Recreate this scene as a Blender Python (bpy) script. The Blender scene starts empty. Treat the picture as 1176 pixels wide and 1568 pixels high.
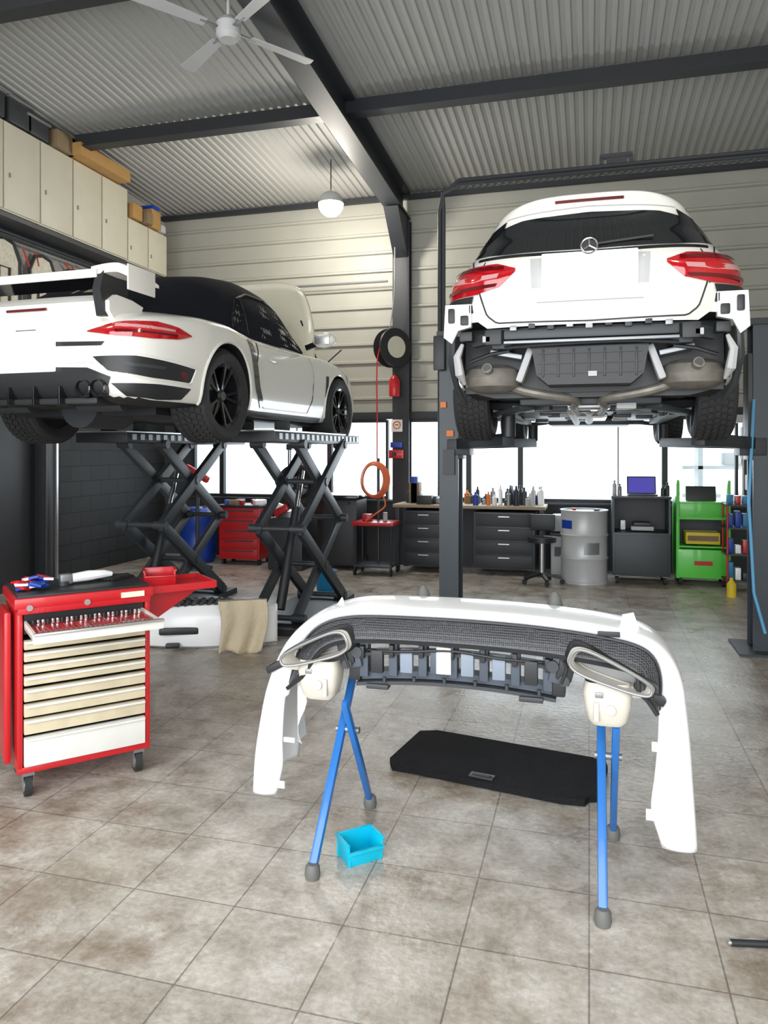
import bpy,bmesh,math,random
import numpy as np
from mathutils import Vector,Matrix,Euler
from mathutils.bvhtree import BVHTree
random.seed(4)
R_=math.radians
PHI=R_(15.3)
COL=bpy.context.scene.collection
bpy.context.scene.view_settings.view_transform='Standard'
# ------------------------------------------------------------ materials
def mk(name,col,rough=.5,metal=0,var=.1,scale=6,bump=0,bscale=40,coat=0,emit=None,es=0,spec=.5):
    m=bpy.data.materials.new(name); m.use_nodes=True
    nt=m.node_tree; b=nt.nodes['Principled BSDF']
    b.inputs['Roughness'].default_value=rough; b.inputs['Metallic'].default_value=metal
    b.inputs['Coat Weight'].default_value=coat
    b.inputs['Specular IOR Level'].default_value=spec
    tc=nt.nodes.new('ShaderNodeTexCoord')
    n=nt.nodes.new('ShaderNodeTexNoise'); n.inputs['Scale'].default_value=scale; n.inputs['Detail'].default_value=5
    nt.links.new(tc.outputs['Object'],n.inputs['Vector'])
    mx=nt.nodes.new('ShaderNodeMix'); mx.data_type='RGBA'
    mx.inputs[6].default_value=tuple(max(0,c*(1-var)) for c in col)+(1,)
    mx.inputs[7].default_value=tuple(min(1,c*(1+var)) for c in col)+(1,)
    nt.links.new(n.outputs['Fac'],mx.inputs[0]); nt.links.new(mx.outputs[2],b.inputs['Base Color'])
    if bump:
        n2=nt.nodes.new('ShaderNodeTexNoise'); n2.inputs['Scale'].default_value=bscale
        nt.links.new(tc.outputs['Object'],n2.inputs['Vector'])
        bp=nt.nodes.new('ShaderNodeBump'); bp.inputs['Strength'].default_value=bump; bp.inputs['Distance'].default_value=.02
        nt.links.new(n2.outputs['Fac'],bp.inputs['Height']); nt.links.new(bp.outputs['Normal'],b.inputs['Normal'])
    if emit:
        b.inputs['Emission Color'].default_value=tuple(emit)+(1,); b.inputs['Emission Strength'].default_value=es
    return m
white=mk('white_paint',(.84,.82,.76),.22,var=.02,coat=.6)
cream=mk('cream_paint',(.80,.76,.60),.25,var=.03,coat=.6)
bwhite=mk('bumper_white',(.92,.92,.92),.35,var=.03,coat=.3)
black=mk('black_plastic',(.018,.019,.021),.45)
black2=mk('black_gloss',(.010,.010,.012),.12,coat=.5)
soft=mk('soft_top_fabric',(.008,.009,.014),.9,bump=.2,bscale=200,spec=.2)
rubber=mk('tyre_rubber',(.022,.022,.022),.75,bump=.2,bscale=60)
dgrey=mk('dark_grey_metal',(.05,.055,.06),.45,metal=.3)
grey=mk('grey_metal',(.28,.29,.30),.4,metal=.6)
lgrey=mk('light_grey',(.50,.50,.50),.5)
alu=mk('aluminium',(.62,.62,.62),.3,metal=.9,var=.2)
rust=mk('exhaust_steel',(.25,.23,.20),.5,metal=.5,var=.45,scale=14)
redp=mk('red_paint',(.52,.008,.014),.35,coat=.3)
redl=mk('red_lens',(.42,.004,.010),.1,coat=.8,var=.35,scale=20,emit=(1,.02,.03),es=.06)
redd=mk('red_lens_dark',(.12,.003,.006),.1,coat=.8)
pinkl=mk('lens_clear',(.62,.30,.30),.1,coat=.8)
glass=mk('tinted_glass',(.010,.012,.014),.05,coat=.6)
glassg=mk('side_glass_reflection',(.07,.085,.08),.06,coat=.8,var=.5,scale=2)  # greyish green reflection painted into the window colour
plate=mk('blank_plate_glow',(.95,.95,.95),.4,var=.01,emit=(1,1,1),es=.9)  # white glare put in as emission; plate and label are no lamps
blue=mk('blue_tube',(.02,.16,.50),.3,coat=.4)
bluebin=mk('cyan_bin',(.0,.48,.68),.4)
bluedk=mk('blue_plastic',(.01,.05,.35),.4)
bluecan=mk('blue_canister',(.01,.20,.42),.4)
green=mk('green_paint',(.10,.62,.06),.35,coat=.3)
orange=mk('orange_hose',(.75,.17,.06),.5)
orange2=mk('orange_label',(.80,.20,.02),.5)
yellow=mk('yellow',(.75,.55,.03),.5)
card=mk('cardboard',(.42,.24,.08),.8,var=.15)
card2=mk('brown_box',(.22,.16,.09),.8,var=.2)
cab=mk('cabinet_cream',(.60,.57,.46),.5,var=.06)
steel=mk('steel_beam',(.022,.025,.030),.5)
frame=mk('window_frame',(.015,.017,.02),.45)
drawer=mk('drawer_beige',(.60,.52,.36),.5,var=.3,scale=9)
drawer2=mk('drawer_edge',(.74,.73,.68),.35)
tool=mk('chrome_tools',(.7,.7,.7),.22,metal=1)
cloth=mk('beige_cloth',(.56,.47,.33),.9,var=.15,bump=.5,bscale=30)
carpet=mk('boot_carpet',(.014,.014,.016),.95,var=.4,bump=.6,bscale=150,spec=.2)
peg=mk('grey_peg',(.14,.14,.13),.6)
slate=mk('slate_bracket',(.07,.085,.11),.5,var=.3)
bluegrey=mk('bracket_blue_grey',(.22,.26,.32),.45)
beige=mk('beige_plastic',(.62,.58,.50),.5,var=.08)
funnel=mk('funnel_inner',(.62,.58,.52),.4)
satin=mk('satin_trim',(.30,.30,.29),.35,metal=.5)
screen=mk('laptop_screen',(.04,.04,.20),.2,emit=(.12,.10,.55),es=.6)
woodm=mk('bench_top',(.34,.27,.18),.6,var=.25)
benchb=mk('bench_blue_grey',(.035,.045,.055),.4)
drumm=mk('drum_steel',(.58,.59,.60),.4,metal=.2,var=.08)
grafg=mk('graffiti_gold',(.66,.62,.50),.6,var=.35,scale=30)
grafk=mk('graffiti_black',(.03,.03,.03),.7)
grafr=mk('graffiti_red',(.55,.05,.03),.7)
def mesh_mat():
    m=mk('honeycomb_grille',(.05,.05,.055),.5)
    nt=m.node_tree;b=nt.nodes['Principled BSDF']
    tc=nt.nodes.new('ShaderNodeTexCoord');v=nt.nodes.new('ShaderNodeTexVoronoi');v.inputs['Scale'].default_value=130;v.inputs['Randomness'].default_value=.15
    r=nt.nodes.new('ShaderNodeValToRGB');r.color_ramp.elements[0].position=.35;r.color_ramp.elements[0].color=(.006,.006,.006,1)
    r.color_ramp.elements[1].position=.6;r.color_ramp.elements[1].color=(.09,.09,.10,1)
    nt.links.new(tc.outputs['Object'],v.inputs['Vector']);nt.links.new(v.outputs['Distance'],r.inputs['Fac']);nt.links.new(r.outputs['Color'],b.inputs['Base Color'])
    return m
honey=mesh_mat()
def floor_mat():
    m=bpy.data.materials.new('tile_floor');m.use_nodes=True;nt=m.node_tree;b=nt.nodes['Principled BSDF'];L=nt.links.new
    tc=nt.nodes.new('ShaderNodeTexCoord')
    br=nt.nodes.new('ShaderNodeTexBrick');br.inputs['Scale'].default_value=1;br.inputs['Brick Width'].default_value=.4;br.inputs['Row Height'].default_value=.4
    br.offset=0.0
    br.inputs['Mortar Size'].default_value=.0035;br.inputs['Mortar Smooth'].default_value=.3
    br.inputs['Color1'].default_value=(.47,.435,.39,1);br.inputs['Color2'].default_value=(.54,.50,.45,1);br.inputs['Mortar'].default_value=(.25,.225,.195,1)
    L(tc.outputs['Object'],br.inputs['Vector'])
    def noise(s,lo,hi,c0,c1,d=8,rough=.65,dist=0):
        n=nt.nodes.new('ShaderNodeTexNoise');n.inputs['Scale'].default_value=s;n.inputs['Detail'].default_value=d;n.inputs['Roughness'].default_value=rough;n.inputs['Distortion'].default_value=dist
        L(tc.outputs['Object'],n.inputs['Vector'])
        r=nt.nodes.new('ShaderNodeValToRGB');r.color_ramp.elements[0].position=lo;r.color_ramp.elements[0].color=c0+(1,);r.color_ramp.elements[1].position=hi;r.color_ramp.elements[1].color=c1+(1,)
        L(n.outputs['Fac'],r.inputs['Fac']);return r
    def mixc(mode,f,a,bb):
        x=nt.nodes.new('ShaderNodeMix');x.data_type='RGBA';x.blend_type=mode
        if isinstance(f,float): x.inputs[0].default_value=f
        else: L(f,x.inputs[0])
        L(a,x.inputs[6]);L(bb,x.inputs[7]);return x.outputs[2]
    s1=noise(1.3,.36,.52,(.56,.49,.42),(1,1,1),10,.7,.4)
    s2=noise(6,.36,.58,(.72,.69,.65),(1.05,1.05,1.05))
    s3=noise(40,.35,.7,(.82,.80,.77),(1.18,1.18,1.18),4)
    c=mixc('MULTIPLY',1.0,br.outputs['Color'],s1.outputs['Color'])
    c=mixc('MULTIPLY',.9,c,s2.outputs['Color'])
    c=mixc('MULTIPLY',.9,c,s3.outputs['Color'])
    sc=noise(3.0,.54,.68,(0,0,0),(.7,.7,.7),12,.85,.3)
    wh=nt.nodes.new('ShaderNodeRGB');wh.outputs[0].default_value=(.78,.755,.71,1)
    c=mixc('MIX',sc.outputs['Color'],c,wh.outputs[0])
    L(c,b.inputs['Base Color'])
    rr=noise(3,.3,.7,(.22,.22,.22),(.45,.45,.45))
    L(rr.outputs['Color'],b.inputs['Roughness'])
    bp=nt.nodes.new('ShaderNodeBump');bp.inputs['Strength'].default_value=.3;bp.inputs['Distance'].default_value=.01
    n3=nt.nodes.new('ShaderNodeTexNoise');n3.inputs['Scale'].default_value=35;n3.inputs['Detail'].default_value=6;L(tc.outputs['Object'],n3.inputs['Vector'])
    L(n3.outputs['Fac'],bp.inputs['Height']);L(bp.outputs['Normal'],b.inputs['Normal'])
    return m
def block_mat(name,c1,c2,mor,w=.4,h=.2):
    m=bpy.data.materials.new(name);m.use_nodes=True;nt=m.node_tree;b=nt.nodes['Principled BSDF'];L=nt.links.new
    tc=nt.nodes.new('ShaderNodeTexCoord');sp=nt.nodes.new('ShaderNodeSeparateXYZ');cb=nt.nodes.new('ShaderNodeCombineXYZ')
    L(tc.outputs['Object'],sp.inputs[0]);L(sp.outputs['Y'],cb.inputs['X']);L(sp.outputs['Z'],cb.inputs['Y'])
    br=nt.nodes.new('ShaderNodeTexBrick');br.inputs['Scale'].default_value=1;br.inputs['Brick Width'].default_value=w;br.inputs['Row Height'].default_value=h;br.inputs['Mortar Size'].default_value=.008
    br.inputs['Color1'].default_value=c1+(1,);br.inputs['Color2'].default_value=c2+(1,);br.inputs['Mortar'].default_value=mor+(1,)
    L(cb.outputs[0],br.inputs['Vector']);L(br.outputs['Color'],b.inputs['Base Color']);b.inputs['Roughness'].default_value=.7
    bp=nt.nodes.new('ShaderNodeBump');bp.inputs['Strength'].default_value=.5;bp.invert=True;L(br.outputs['Fac'],bp.inputs['Height']);L(bp.outputs['Normal'],b.inputs['Normal'])
    return m
blockm=block_mat('black_blocks',(.018,.02,.022),(.026,.028,.03),(.008,.008,.008))
conc=mk('grey_concrete',(.36,.35,.33),.85,var=.35,scale=25,bump=.4,bscale=50)
siding=mk('siding_cream',(.37,.365,.32),.5,var=.08,scale=3)
ceilm=mk('ceiling_sheet',(.34,.34,.325),.55,var=.06,scale=2)
panelm=mk('dark_wall_panel',(.04,.043,.047),.6)
# ------------------------------------------------------------ builder
def pchip(xs,ys):
    xs=np.array(xs,float);ys=np.array(ys,float);h=np.diff(xs);d=np.diff(ys)/h;m=np.zeros(len(xs))
    m[0]=d[0];m[-1]=d[-1]
    for i in range(1,len(xs)-1):
        if d[i-1]*d[i]>0:
            w1=2*h[i]+h[i-1];w2=h[i]+2*h[i-1];m[i]=(w1+w2)/(w1/d[i-1]+w2/d[i])
    def f(x):
        i=int(np.clip(np.searchsorted(xs,x)-1,0,len(xs)-2));t=(x-xs[i])/h[i]
        return float((2*t**3-3*t*t+1)*ys[i]+(t**3-2*t*t+t)*h[i]*m[i]+(-2*t**3+3*t*t)*ys[i+1]+(t**3-t*t)*h[i]*m[i+1])
    return f
def smooth(pts,n):
    P=[np.array(p,float) for p in pts];out=[]
    k=len(P)-1
    for q in range(n):
        u=q/(n-1)*k;i=min(int(u),k-1);t=u-i
        p1,p2=P[i],P[i+1];p0=P[i-1] if i>0 else 2*p1-p2;p3=P[i+2] if i+2<=k else 2*p2-p1
        out.append(.5*((2*p1)+(-p0+p2)*t+(2*p0-5*p1+4*p2-p3)*t*t+(-p0+3*p1-3*p2+p3)*t**3))
    return out
def resamp(pts,n):
    P=[np.array(p,float) for p in pts];d=[0]
    for a,b in zip(P,P[1:]): d.append(d[-1]+np.linalg.norm(b-a))
    o=[]
    for i in range(n):
        s=d[-1]*i/(n-1);j=min(max(int(np.searchsorted(d,s))-1,0),len(P)-2);o.append(P[j]+(P[j+1]-P[j])*((s-d[j])/max(d[j+1]-d[j],1e-9)))
    return o
class MB:
    def __init__(s,name): s.name=name;s.bm=bmesh.new();s.mats=[];s.T=Matrix.Identity(4)
    def mi(s,m):
        if m not in s.mats: s.mats.append(m)
        return s.mats.index(m)
    def geo(s,vs,fs,mat,M=None):
        M=s.T if M is None else s.T@M
        V=[s.bm.verts.new(M@Vector(v)) for v in vs];k=s.mi(mat)
        for f in fs:
            try:
                F=s.bm.faces.new([V[i] for i in f]);F.material_index=k;F.smooth=True
            except ValueError: pass
    def box(s,c,sz,mat,rot=(0,0,0),bev=0):
        b=bmesh.new();bmesh.ops.create_cube(b,size=1)
        bmesh.ops.scale(b,vec=sz,verts=b.verts)
        if bev: bmesh.ops.bevel(b,geom=list(b.edges),offset=min(bev,min(sz)*.45),segments=2,affect='EDGES',profile=.6)
        b.verts.ensure_lookup_table();b.verts.index_update()
        s.geo([v.co[:] for v in b.verts],[[v.index for v in f.verts] for f in b.faces],mat,Matrix.Translation(c)@Euler(rot).to_matrix().to_4x4());b.free()
    def beam(s,p1,p2,w,h,mat,bev=0):
        p1=Vector(p1);p2=Vector(p2);d=p2-p1;z=d.normalized();x=Vector((0,0,1)).cross(z)
        if x.length<.01: x=Vector((1,0,0))
        x.normalize();y=z.cross(x);M=Matrix((x,y,z)).transposed().to_4x4();M.translation=(p1+p2)/2
        old=s.T;s.T=old@M;s.box((0,0,0),(w,h,d.length),mat,bev=bev);s.T=old
    def cyl(s,p1,p2,r,mat,r2=None,n=16,cap=True):
        p1=Vector(p1);p2=Vector(p2);r2=r if r2 is None else r2
        z=(p2-p1).normalized();x=z.orthogonal().normalized();y=z.cross(x);vs=[]
        for p,rr in((p1,r),(p2,r2)):
            for i in range(n):
                a=2*math.pi*i/n;vs.append(p+x*math.cos(a)*rr+y*math.sin(a)*rr)
        fs=[[i,(i+1)%n,n+(i+1)%n,n+i] for i in range(n)]
        if cap: fs+=[list(range(n))[::-1],list(range(n,2*n))]
        s.geo(vs,fs,mat)
    def tube(s,pts,r,mat,n=8,closed=False,sm=0):
        if sm: pts=smooth(pts,sm)
        P=[Vector(p) for p in pts];k=len(P);vs=[];x=None
        for i in range(k):
            a=P[(i-1)%k] if (closed or i>0) else P[i];b=P[(i+1)%k] if (closed or i<k-1) else P[i]
            t=(b-a).normalized()
            x=t.orthogonal().normalized() if x is None else (x-t*x.dot(t)).normalized()
            y=t.cross(x);rr=r[i] if isinstance(r,(list,tuple)) else r
            for j in range(n):
                g=2*math.pi*j/n;vs.append(P[i]+x*math.cos(g)*rr+y*math.sin(g)*rr)
        fs=[]
        for i in range(k if closed else k-1):
            for j in range(n): fs.append([i*n+j,i*n+(j+1)%n,((i+1)%k)*n+(j+1)%n,((i+1)%k)*n+j])
        if not closed: fs+=[list(range(n))[::-1],[(k-1)*n+j for j in range(n)]]
        s.geo(vs,fs,mat)
    def lathe(s,prof,mat,M=None,n=32):
        k=len(prof);vs=[];fs=[]
        for i in range(n):
            a=2*math.pi*i/n
            for r,z in prof: vs.append((r*math.cos(a),r*math.sin(a),z))
        for i in range(n):
            for j in range(k-1): fs.append([i*k+j,((i+1)%n)*k+j,((i+1)%n)*k+j+1,i*k+j+1])
        s.geo(vs,fs,mat,M)
    def prism(s,poly,t,mat,M=None):
        n=len(poly);vs=[(x,y,-t/2) for x,y in poly]+[(x,y,t/2) for x,y in poly]
        fs=[list(range(n))[::-1],list(range(n,2*n))]+[[i,(i+1)%n,n+(i+1)%n,n+i] for i in range(n)]
        s.geo(vs,fs,mat,M)
    def grid(s,G,mat,cu=False,cv=False,M=None):
        a=len(G);b=len(G[0]);vs=[p for row in G for p in row];fs=[]
        for i in range(a if cu else a-1):
            for j in range(b if cv else b-1): fs.append([i*b+j,i*b+(j+1)%b,((i+1)%a)*b+(j+1)%b,((i+1)%a)*b+j])
        s.geo(vs,fs,mat,M)
    def patch(s,bvh,top,bot,proj,mat,n=24,m=8,off=.004,bulge=0):
        A=resamp(top,n);B=resamp(bot,n);V=[];ok=[]
        for j in range(m):
            for i in range(n):
                t=j/(m-1);p=A[i]*(1-t)+B[i]*t;o,d=proj(p[0],p[1]);h=bvh.ray_cast(Vector(o),Vector(d))
                if h[0] is None: V.append(Vector(o));ok.append(False)
                else:
                    nn=h[1];nn=-nn if nn.dot(Vector(d))>0 else nn
                    V.append(h[0]+nn*(off+bulge*math.sin(math.pi*t)*math.sin(math.pi*i/(n-1))));ok.append(True)
        fs=[]
        for j in range(m-1):
            for i in range(n-1):
                q=[j*n+i,j*n+i+1,(j+1)*n+i+1,(j+1)*n+i]
                if all(ok[k] for k in q): fs.append(q)
        used=sorted(set(i for q in fs for i in q));mp={k:i for i,k in enumerate(used)}
        s.geo([V[k] for k in used],[[mp[k] for k in q] for q in fs],mat)
    def seam(s,bvh,pts,proj,mat,r=.003,n=40):
        out=[]
        for p in resamp(pts,n):
            o,d=proj(p[0],p[1]);h=bvh.ray_cast(Vector(o),Vector(d))
            if h[0]: out.append(h[0])
        if len(out)>2: s.tube(out,r,mat,n=5)
    def wheel(s,c,R,w,side,rim,tyre,spokes=5,tread=False):
        M=Matrix.Translation(c)@Matrix.Rotation(R_(90)*(1 if side<0 else -1),4,'X')
        old=s.T;s.T=old@M
        h=w/2
        s.lathe([(.66*R,-h*.8),(.78*R,-h*.98),(.9*R,-h),(.97*R,-h*.9),(R,-h*.72),(R,h*.72),(.97*R,h*.9),(.9*R,h),(.78*R,h*.98),(.66*R,h*.8)],tyre,n=48)
        s.lathe([(.67*R,-h*.8),(.60*R,-h*.6),(.58*R,h*.3),(.63*R,h*.75),(.69*R,h*.86),(.70*R,h*.80)],rim,n=40)
        s.lathe([(.001,-h*.1),(.45*R,-h*.1),(.45*R,0),(.001,0)],grey,n=28)
        s.lathe([(.66*R,-h*.75),(.5*R,-h*.6),(.001,-h*.5)],black,n=24)
        s.lathe([(.001,h*.72),(.1*R,h*.72),(.15*R,h*.6),(.15*R,0)],rim,n=20)
        for i in range(spokes):
            for dd in(-.13,.13):
                a=2*math.pi*i/spokes+dd*.5;b=2*math.pi*i/spokes+dd*1.6
                s.beam((.1*R*math.cos(a),.1*R*math.sin(a),h*.55),(.65*R*math.cos(b),.65*R*math.sin(b),h*.72),.05*R*1.2,.05*R,rim)
        if tread:
            N=44
            for i in range(N):
                for q,yy in enumerate((-.62,-.3,.02,.34,.62)):
                    a=2*math.pi*(i+.25*abs(q-2))/N
                    s.box((R*math.cos(a),R*math.sin(a),yy*h),(.018,2*math.pi*R/N*.68,h*.25),tyre,rot=(.3*(1 if q<2 else -1),0,a))
        s.T=old
    def obj(s,loc=(0,0,0),rz=0,parent=None,sharp=35,solid=0):
        me=bpy.data.meshes.new(s.name)
        bmesh.ops.recalc_face_normals(s.bm,faces=s.bm.faces)
        s.bm.to_mesh(me);s.bm.free()
        for m in s.mats: me.materials.append(m)
        me.set_sharp_from_angle(angle=R_(sharp))
        o=bpy.data.objects.new(s.name,me);COL.objects.link(o);o.location=loc;o.rotation_euler=(0,0,rz)
        if parent: o.parent=parent
        if solid: q=o.modifiers.new('solid','SOLIDIFY');q.thickness=solid;q.offset=0
        return o
def empty(name,loc,rz=0):
    e=bpy.data.objects.new(name,None);COL.objects.link(e);e.location=loc;e.rotation_euler=(0,0,rz);e.empty_display_size=.2;return e
def boolcut(ob,cutters):
    for c in cutters:
        m=ob.modifiers.new('b','BOOLEAN');m.object=c;m.operation='DIFFERENCE';m.solver='EXACT'
    bpy.context.view_layer.update();dg=bpy.context.evaluated_depsgraph_get()
    me=bpy.data.meshes.new_from_object(ob.evaluated_get(dg));ob.modifiers.clear();ob.data=me
    for c in cutters: bpy.data.objects.remove(c,do_unlink=True)
def world(X,Y): return (X*math.cos(PHI)-Y*math.sin(PHI),X*math.sin(PHI)+Y*math.cos(PHI))
# ------------------------------------------------------------ room
UL,UR,V0,V1=-6.4,3.2,-1.5,10.4
def roofz(v): return 5.25+.06*(10.4-v)
f=MB('floor');f.box(((UL+UR)/2,(V0+V1)/2,-.05),(UR-UL+.4,V1-V0+.4,.1),floor_mat());f.obj()
c=MB('ceiling');G=[]
us=[];u=UL-.1
while u<UR+.1:
    us+=[(u,0),(u+.04,0),(u+.052,.022),(u+.088,.022)];u+=.10
for v in (V0-.1,V1+.15): G.append([(a,v,roofz(v)+b) for a,b in us])
c.grid(G,ceilm)
c.obj(sharp=20)
w=MB('wall_back')
prof=[];z=2.12
while z<5.2:
    prof+=[(0,z),(0,z+.20),(-.035,z+.215),(-.035,z+.245),(0,z+.262)];z+=.262
prof.append((0,5.35))
w.grid([[(uu,V1+a,zz) for a,zz in prof] for uu in (UL,UR)],siding)
w.box(((UL+UR)/2,V1+.1,3.75),(UR-UL,.08,3.3),panelm)
w.box(((UL+UR)/2,V1+.06,.45),(UR-UL,.12,.9),panelm)
w.box((2.55,V1+.06,1.5),(1.3,.12,1.2),panelm)
w.box((-6.15,V1+.06,1.5),(.5,.12,1.2),panelm)
w.obj(sharp=20)
ul=MB('wall_left');ul.box((UL-.05,(V0+V1)/2,1.3),(.1,V1-V0,2.6),blockm);ul.box((UL-.05,(V0+V1)/2,4.3),(.1,V1-V0,3.4),conc);ul.obj()
ur=MB('wall_right');ur.box((UR+.05,(V0+V1)/2,2.95),(.1,V1-V0,5.9),siding);ur.obj()
uf=MB('wall_front');uf.box((-5.9,V0-.05,3),(1,.1,6),siding);uf.box((2.85,V0-.05,3),(.7,.1,6),siding);uf.box((-1.45,V0-.05,5.2),(7.9,.1,1.7),siding);uf.obj()
gm=bpy.data.materials.new('window_glass');gm.use_nodes=True;nt=gm.node_tree;nt.nodes.clear()
o_=nt.nodes.new('ShaderNodeOutputMaterial');t_=nt.nodes.new('ShaderNodeBsdfTransparent');g_=nt.nodes.new('ShaderNodeBsdfGlossy');x_=nt.nodes.new('ShaderNodeMixShader')
t_.inputs[0].default_value=(.93,.98,1,1);g_.inputs['Roughness'].default_value=.02;x_.inputs[0].default_value=.05
nt.links.new(t_.outputs[0],x_.inputs[1]);nt.links.new(g_.outputs[0],x_.inputs[2]);nt.links.new(x_.outputs[0],o_.inputs[0])
pan=[(-5.9,-5.41),(-5.41,-3.67),(-3.67,-2.78),(-2.52,-1.62),(-1.62,-.908),(-.908,.952),(.952,1.83)]
for i,(a,b) in enumerate(pan):
    q=MB('window_%d'%(i+1));m=.035
    for xx in(a+m/2,b-m/2): q.box((xx,V1+.02,1.47),(m,.08,1.14),frame)
    for zz in(.92,2.03): q.box(((a+b)/2,V1+.02,zz),(b-a-2*m,.08,.05),frame)
    q.box(((a+b)/2,V1+.03,1.475),(b-a-2*m,.006,1.07),gm)
    if b-a>1.5: q.box(((a+b)/2+.35,V1+.02,1.475),(.02,.05,1.07),lgrey)
    q.obj()
t=MB('trim_1');t.box((-2,V1-.03,2.1),(8,.12,.1),steel,bev=.005);t.obj()
t=MB('trim_2');t.box((-2,V1-.05,.885),(8,.14,.03),dgrey,bev=.005);t.obj()
s=MB('steel_portal_frame')
s.box((-2.55,10.22,2.42),(.24,.02,4.84),steel);s.box((-2.55,10.36,2.42),(.24,.02,4.84),steel);s.box((-2.55,10.29,2.42),(.02,.14,4.84),steel)
def gird(u,va,vb):
    for zo,h,wd in((0,.03,.24),(.36,.03,.24)):
        s.beam((u,va,roofz(va)-.42+zo+.03),(u,vb,roofz(vb)-.42+zo+.03),wd,h,steel)
    s.beam((u,va,roofz(va)-.21),(u,vb,roofz(vb)-.21),.02,.34,steel)
gird(-2.55,10.3,-1.3)
s.prism([(0,0),(0,-.55),(.55,0)],.2,steel,Matrix.Translation((-2.55,10.2,4.86))@Matrix(((0,0,1,0),(-1,0,0,0),(0,1,0,0),(0,0,0,1))))
for v,h in((7.75,.15),(5.35,.2),(2.6,.18),(-.2,.18)):
    s.box(((UL+UR)/2,v,roofz(v)-.02-h/2),(UR-UL,.10,h),steel);
    s.box(((UL+UR)/2,v,roofz(v)-.02-h),(UR-UL,.16,.015),steel)
s.box(((UL+UR)/2,10.33,5.19),(UR-UL,.08,.06),steel)
s.obj()
p=MB('conduit_pipe')
p.tube([(-5.9,10.25,4.0),(-4,10.25,4.0),(-2.75,10.25,4.0)],.018,grey)
p.obj()
p=MB('cable_pipe')
p.tube([(-6.32,5,4.06),(-6.32,10.2,4.06)],.025,dgrey);p.tube([(-6.3,5,3.99),(-6.3,10.2,3.99)],.014,steel)
p.obj()
e=MB('ground_exterior');e.box((-2,22,-.1),(60,22,.1),mk('concrete_out',(.6,.6,.58),.8));e.obj()
e=MB('storage_rack_exterior')
for i in range(5):
    e.box((1.9+i*.8,14.5,1.2),(.08,.5,2.4),lgrey)
for k in range(5): e.box((3.4,14.5,.3+k*.5),(3.6,.5,.06),lgrey)
for k in range(14): e.box((2.0+random.random()*3,14.5,.45+.5*random.randint(0,3)),(.4,.4,.22),random.choice([grey,lgrey,lgrey]),bev=.03)
e.obj()
d=MB('door_1')
d.box((-6.36,6.3,1.3),(.06,2.4,2.6),black)
d.box((-6.28,7.55,1.5),(.16,.16,3.0),black,bev=.01);d.box((-6.18,7.66,1.5),(.03,.03,3.0),alu);d.box((-6.18,7.48,1.5),(.02,.02,3.0),dgrey)
d.box((-6.25,6.2,2.65),(.2,2.8,.12),black)
d.obj()
g=MB('graffiti_mural')
def onwall(pts): return [(-6.345,v,z) for v,z in pts]
for (vc,zc,ww,hh) in((7.0,3.62,.24,.38),(7.62,3.60,.22,.34),(8.2,3.60,.22,.30)):
    out=[(vc-ww,zc-hh),(vc-ww,zc+hh*.4),(vc-ww*.6,zc+hh*.9),(vc,zc+hh),(vc+ww*.6,zc+hh*.9),(vc+ww,zc+hh*.4),(vc+ww,zc-hh)]
    n=len(out);g.geo([(-6.345,a,b) for a,b in out],[list(range(n))],grafg)
    g.tube(onwall(out),.022,grafk,n=5);g.tube(onwall([(vc-.08,zc-hh),(vc-.08,zc+.05),(vc+.08,zc+.05),(vc+.08,zc-hh)]),.02,grafk,n=5)
for pts in([(7.3,3.95),(7.42,3.75),(7.5,3.95),(7.55,3.8)],[(8.0,3.95),(8.2,3.85),(8.15,3.95)],[(8.5,3.9),(8.62,3.6),(8.75,3.92),(8.8,3.7)],[(6.6,3.6),(6.5,3.95)],[(9.0,3.9),(9.2,3.5),(9.3,3.8)]):
    g.tube(onwall(pts),.011,grafr,n=5,sm=12)
g.obj()
q=MB('overhead_cabinet_row')
q.box((-6.19,7.45,4.12),(.38,5.2,.05),dgrey)
for i in range(7):
    v=8.83-.555*(i+.5);q.box((-6.19,v,4.64),(.36,.552,.96),cab,bev=.004);q.box((-6.0,v,4.64),(.02,.53,.93),cab,bev=.006);q.box((-5.985,v-.2,4.55),(.015,.012,.05),grey)
for i in range(2):
    v=8.83+.485*(i+.5);q.box((-6.19,v,4.45),(.36,.48,.6),cab,bev=.004);q.box((-6.0,v,4.45),(.02,.46,.57),cab,bev=.006);q.box((-5.985,v-.18,4.35),(.015,.012,.05),grey)
q.obj()
q=MB('stored_cardboard_boxes')
for (v,z,sv,sz,m,du) in((8.15,5.205,1.0,.15,card,.12),(7.55,5.235,.32,.21,card2,0),(7.8,5.325,.3,.09,card2,0),(9.0,4.86,.22,.2,card,0),(9.22,4.84,.14,.16,card2,.05),(9.45,4.89,.22,.26,card,0),(9.64,4.81,.12,.1,lgrey,0),(9.45,5.05,.16,.06,bluedk,0)):
    q.box((-6.12+du,v,z),(.34,sv,sz),m,bev=.006)
q.obj()
q=MB('stored_plastic_crates')
for (v,sz) in((6.45,.28),(6.85,.28),(7.12,.2)):
    q.box((-6.15,v,5.13+sz/2),(.34,.34,sz),dgrey,bev=.02);q.box((-6.15,v,5.125+sz),(.38,.37,.03),grey,bev=.01)
q.obj()
F=MB('ceiling_fan')
fx,fy=world(-1.26,6.07);top=roofz(fy)
F.cyl((0,0,.1),(0,0,top-5.0),.015,lgrey);F.lathe([(.001,-.08),(.07,-.08),(.10,-.04),(.10,.05),(.06,.10),(.02,.12)],lgrey)
F.lathe([(.01,.45),(.06,.53),(.06,.55)],lgrey)
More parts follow.
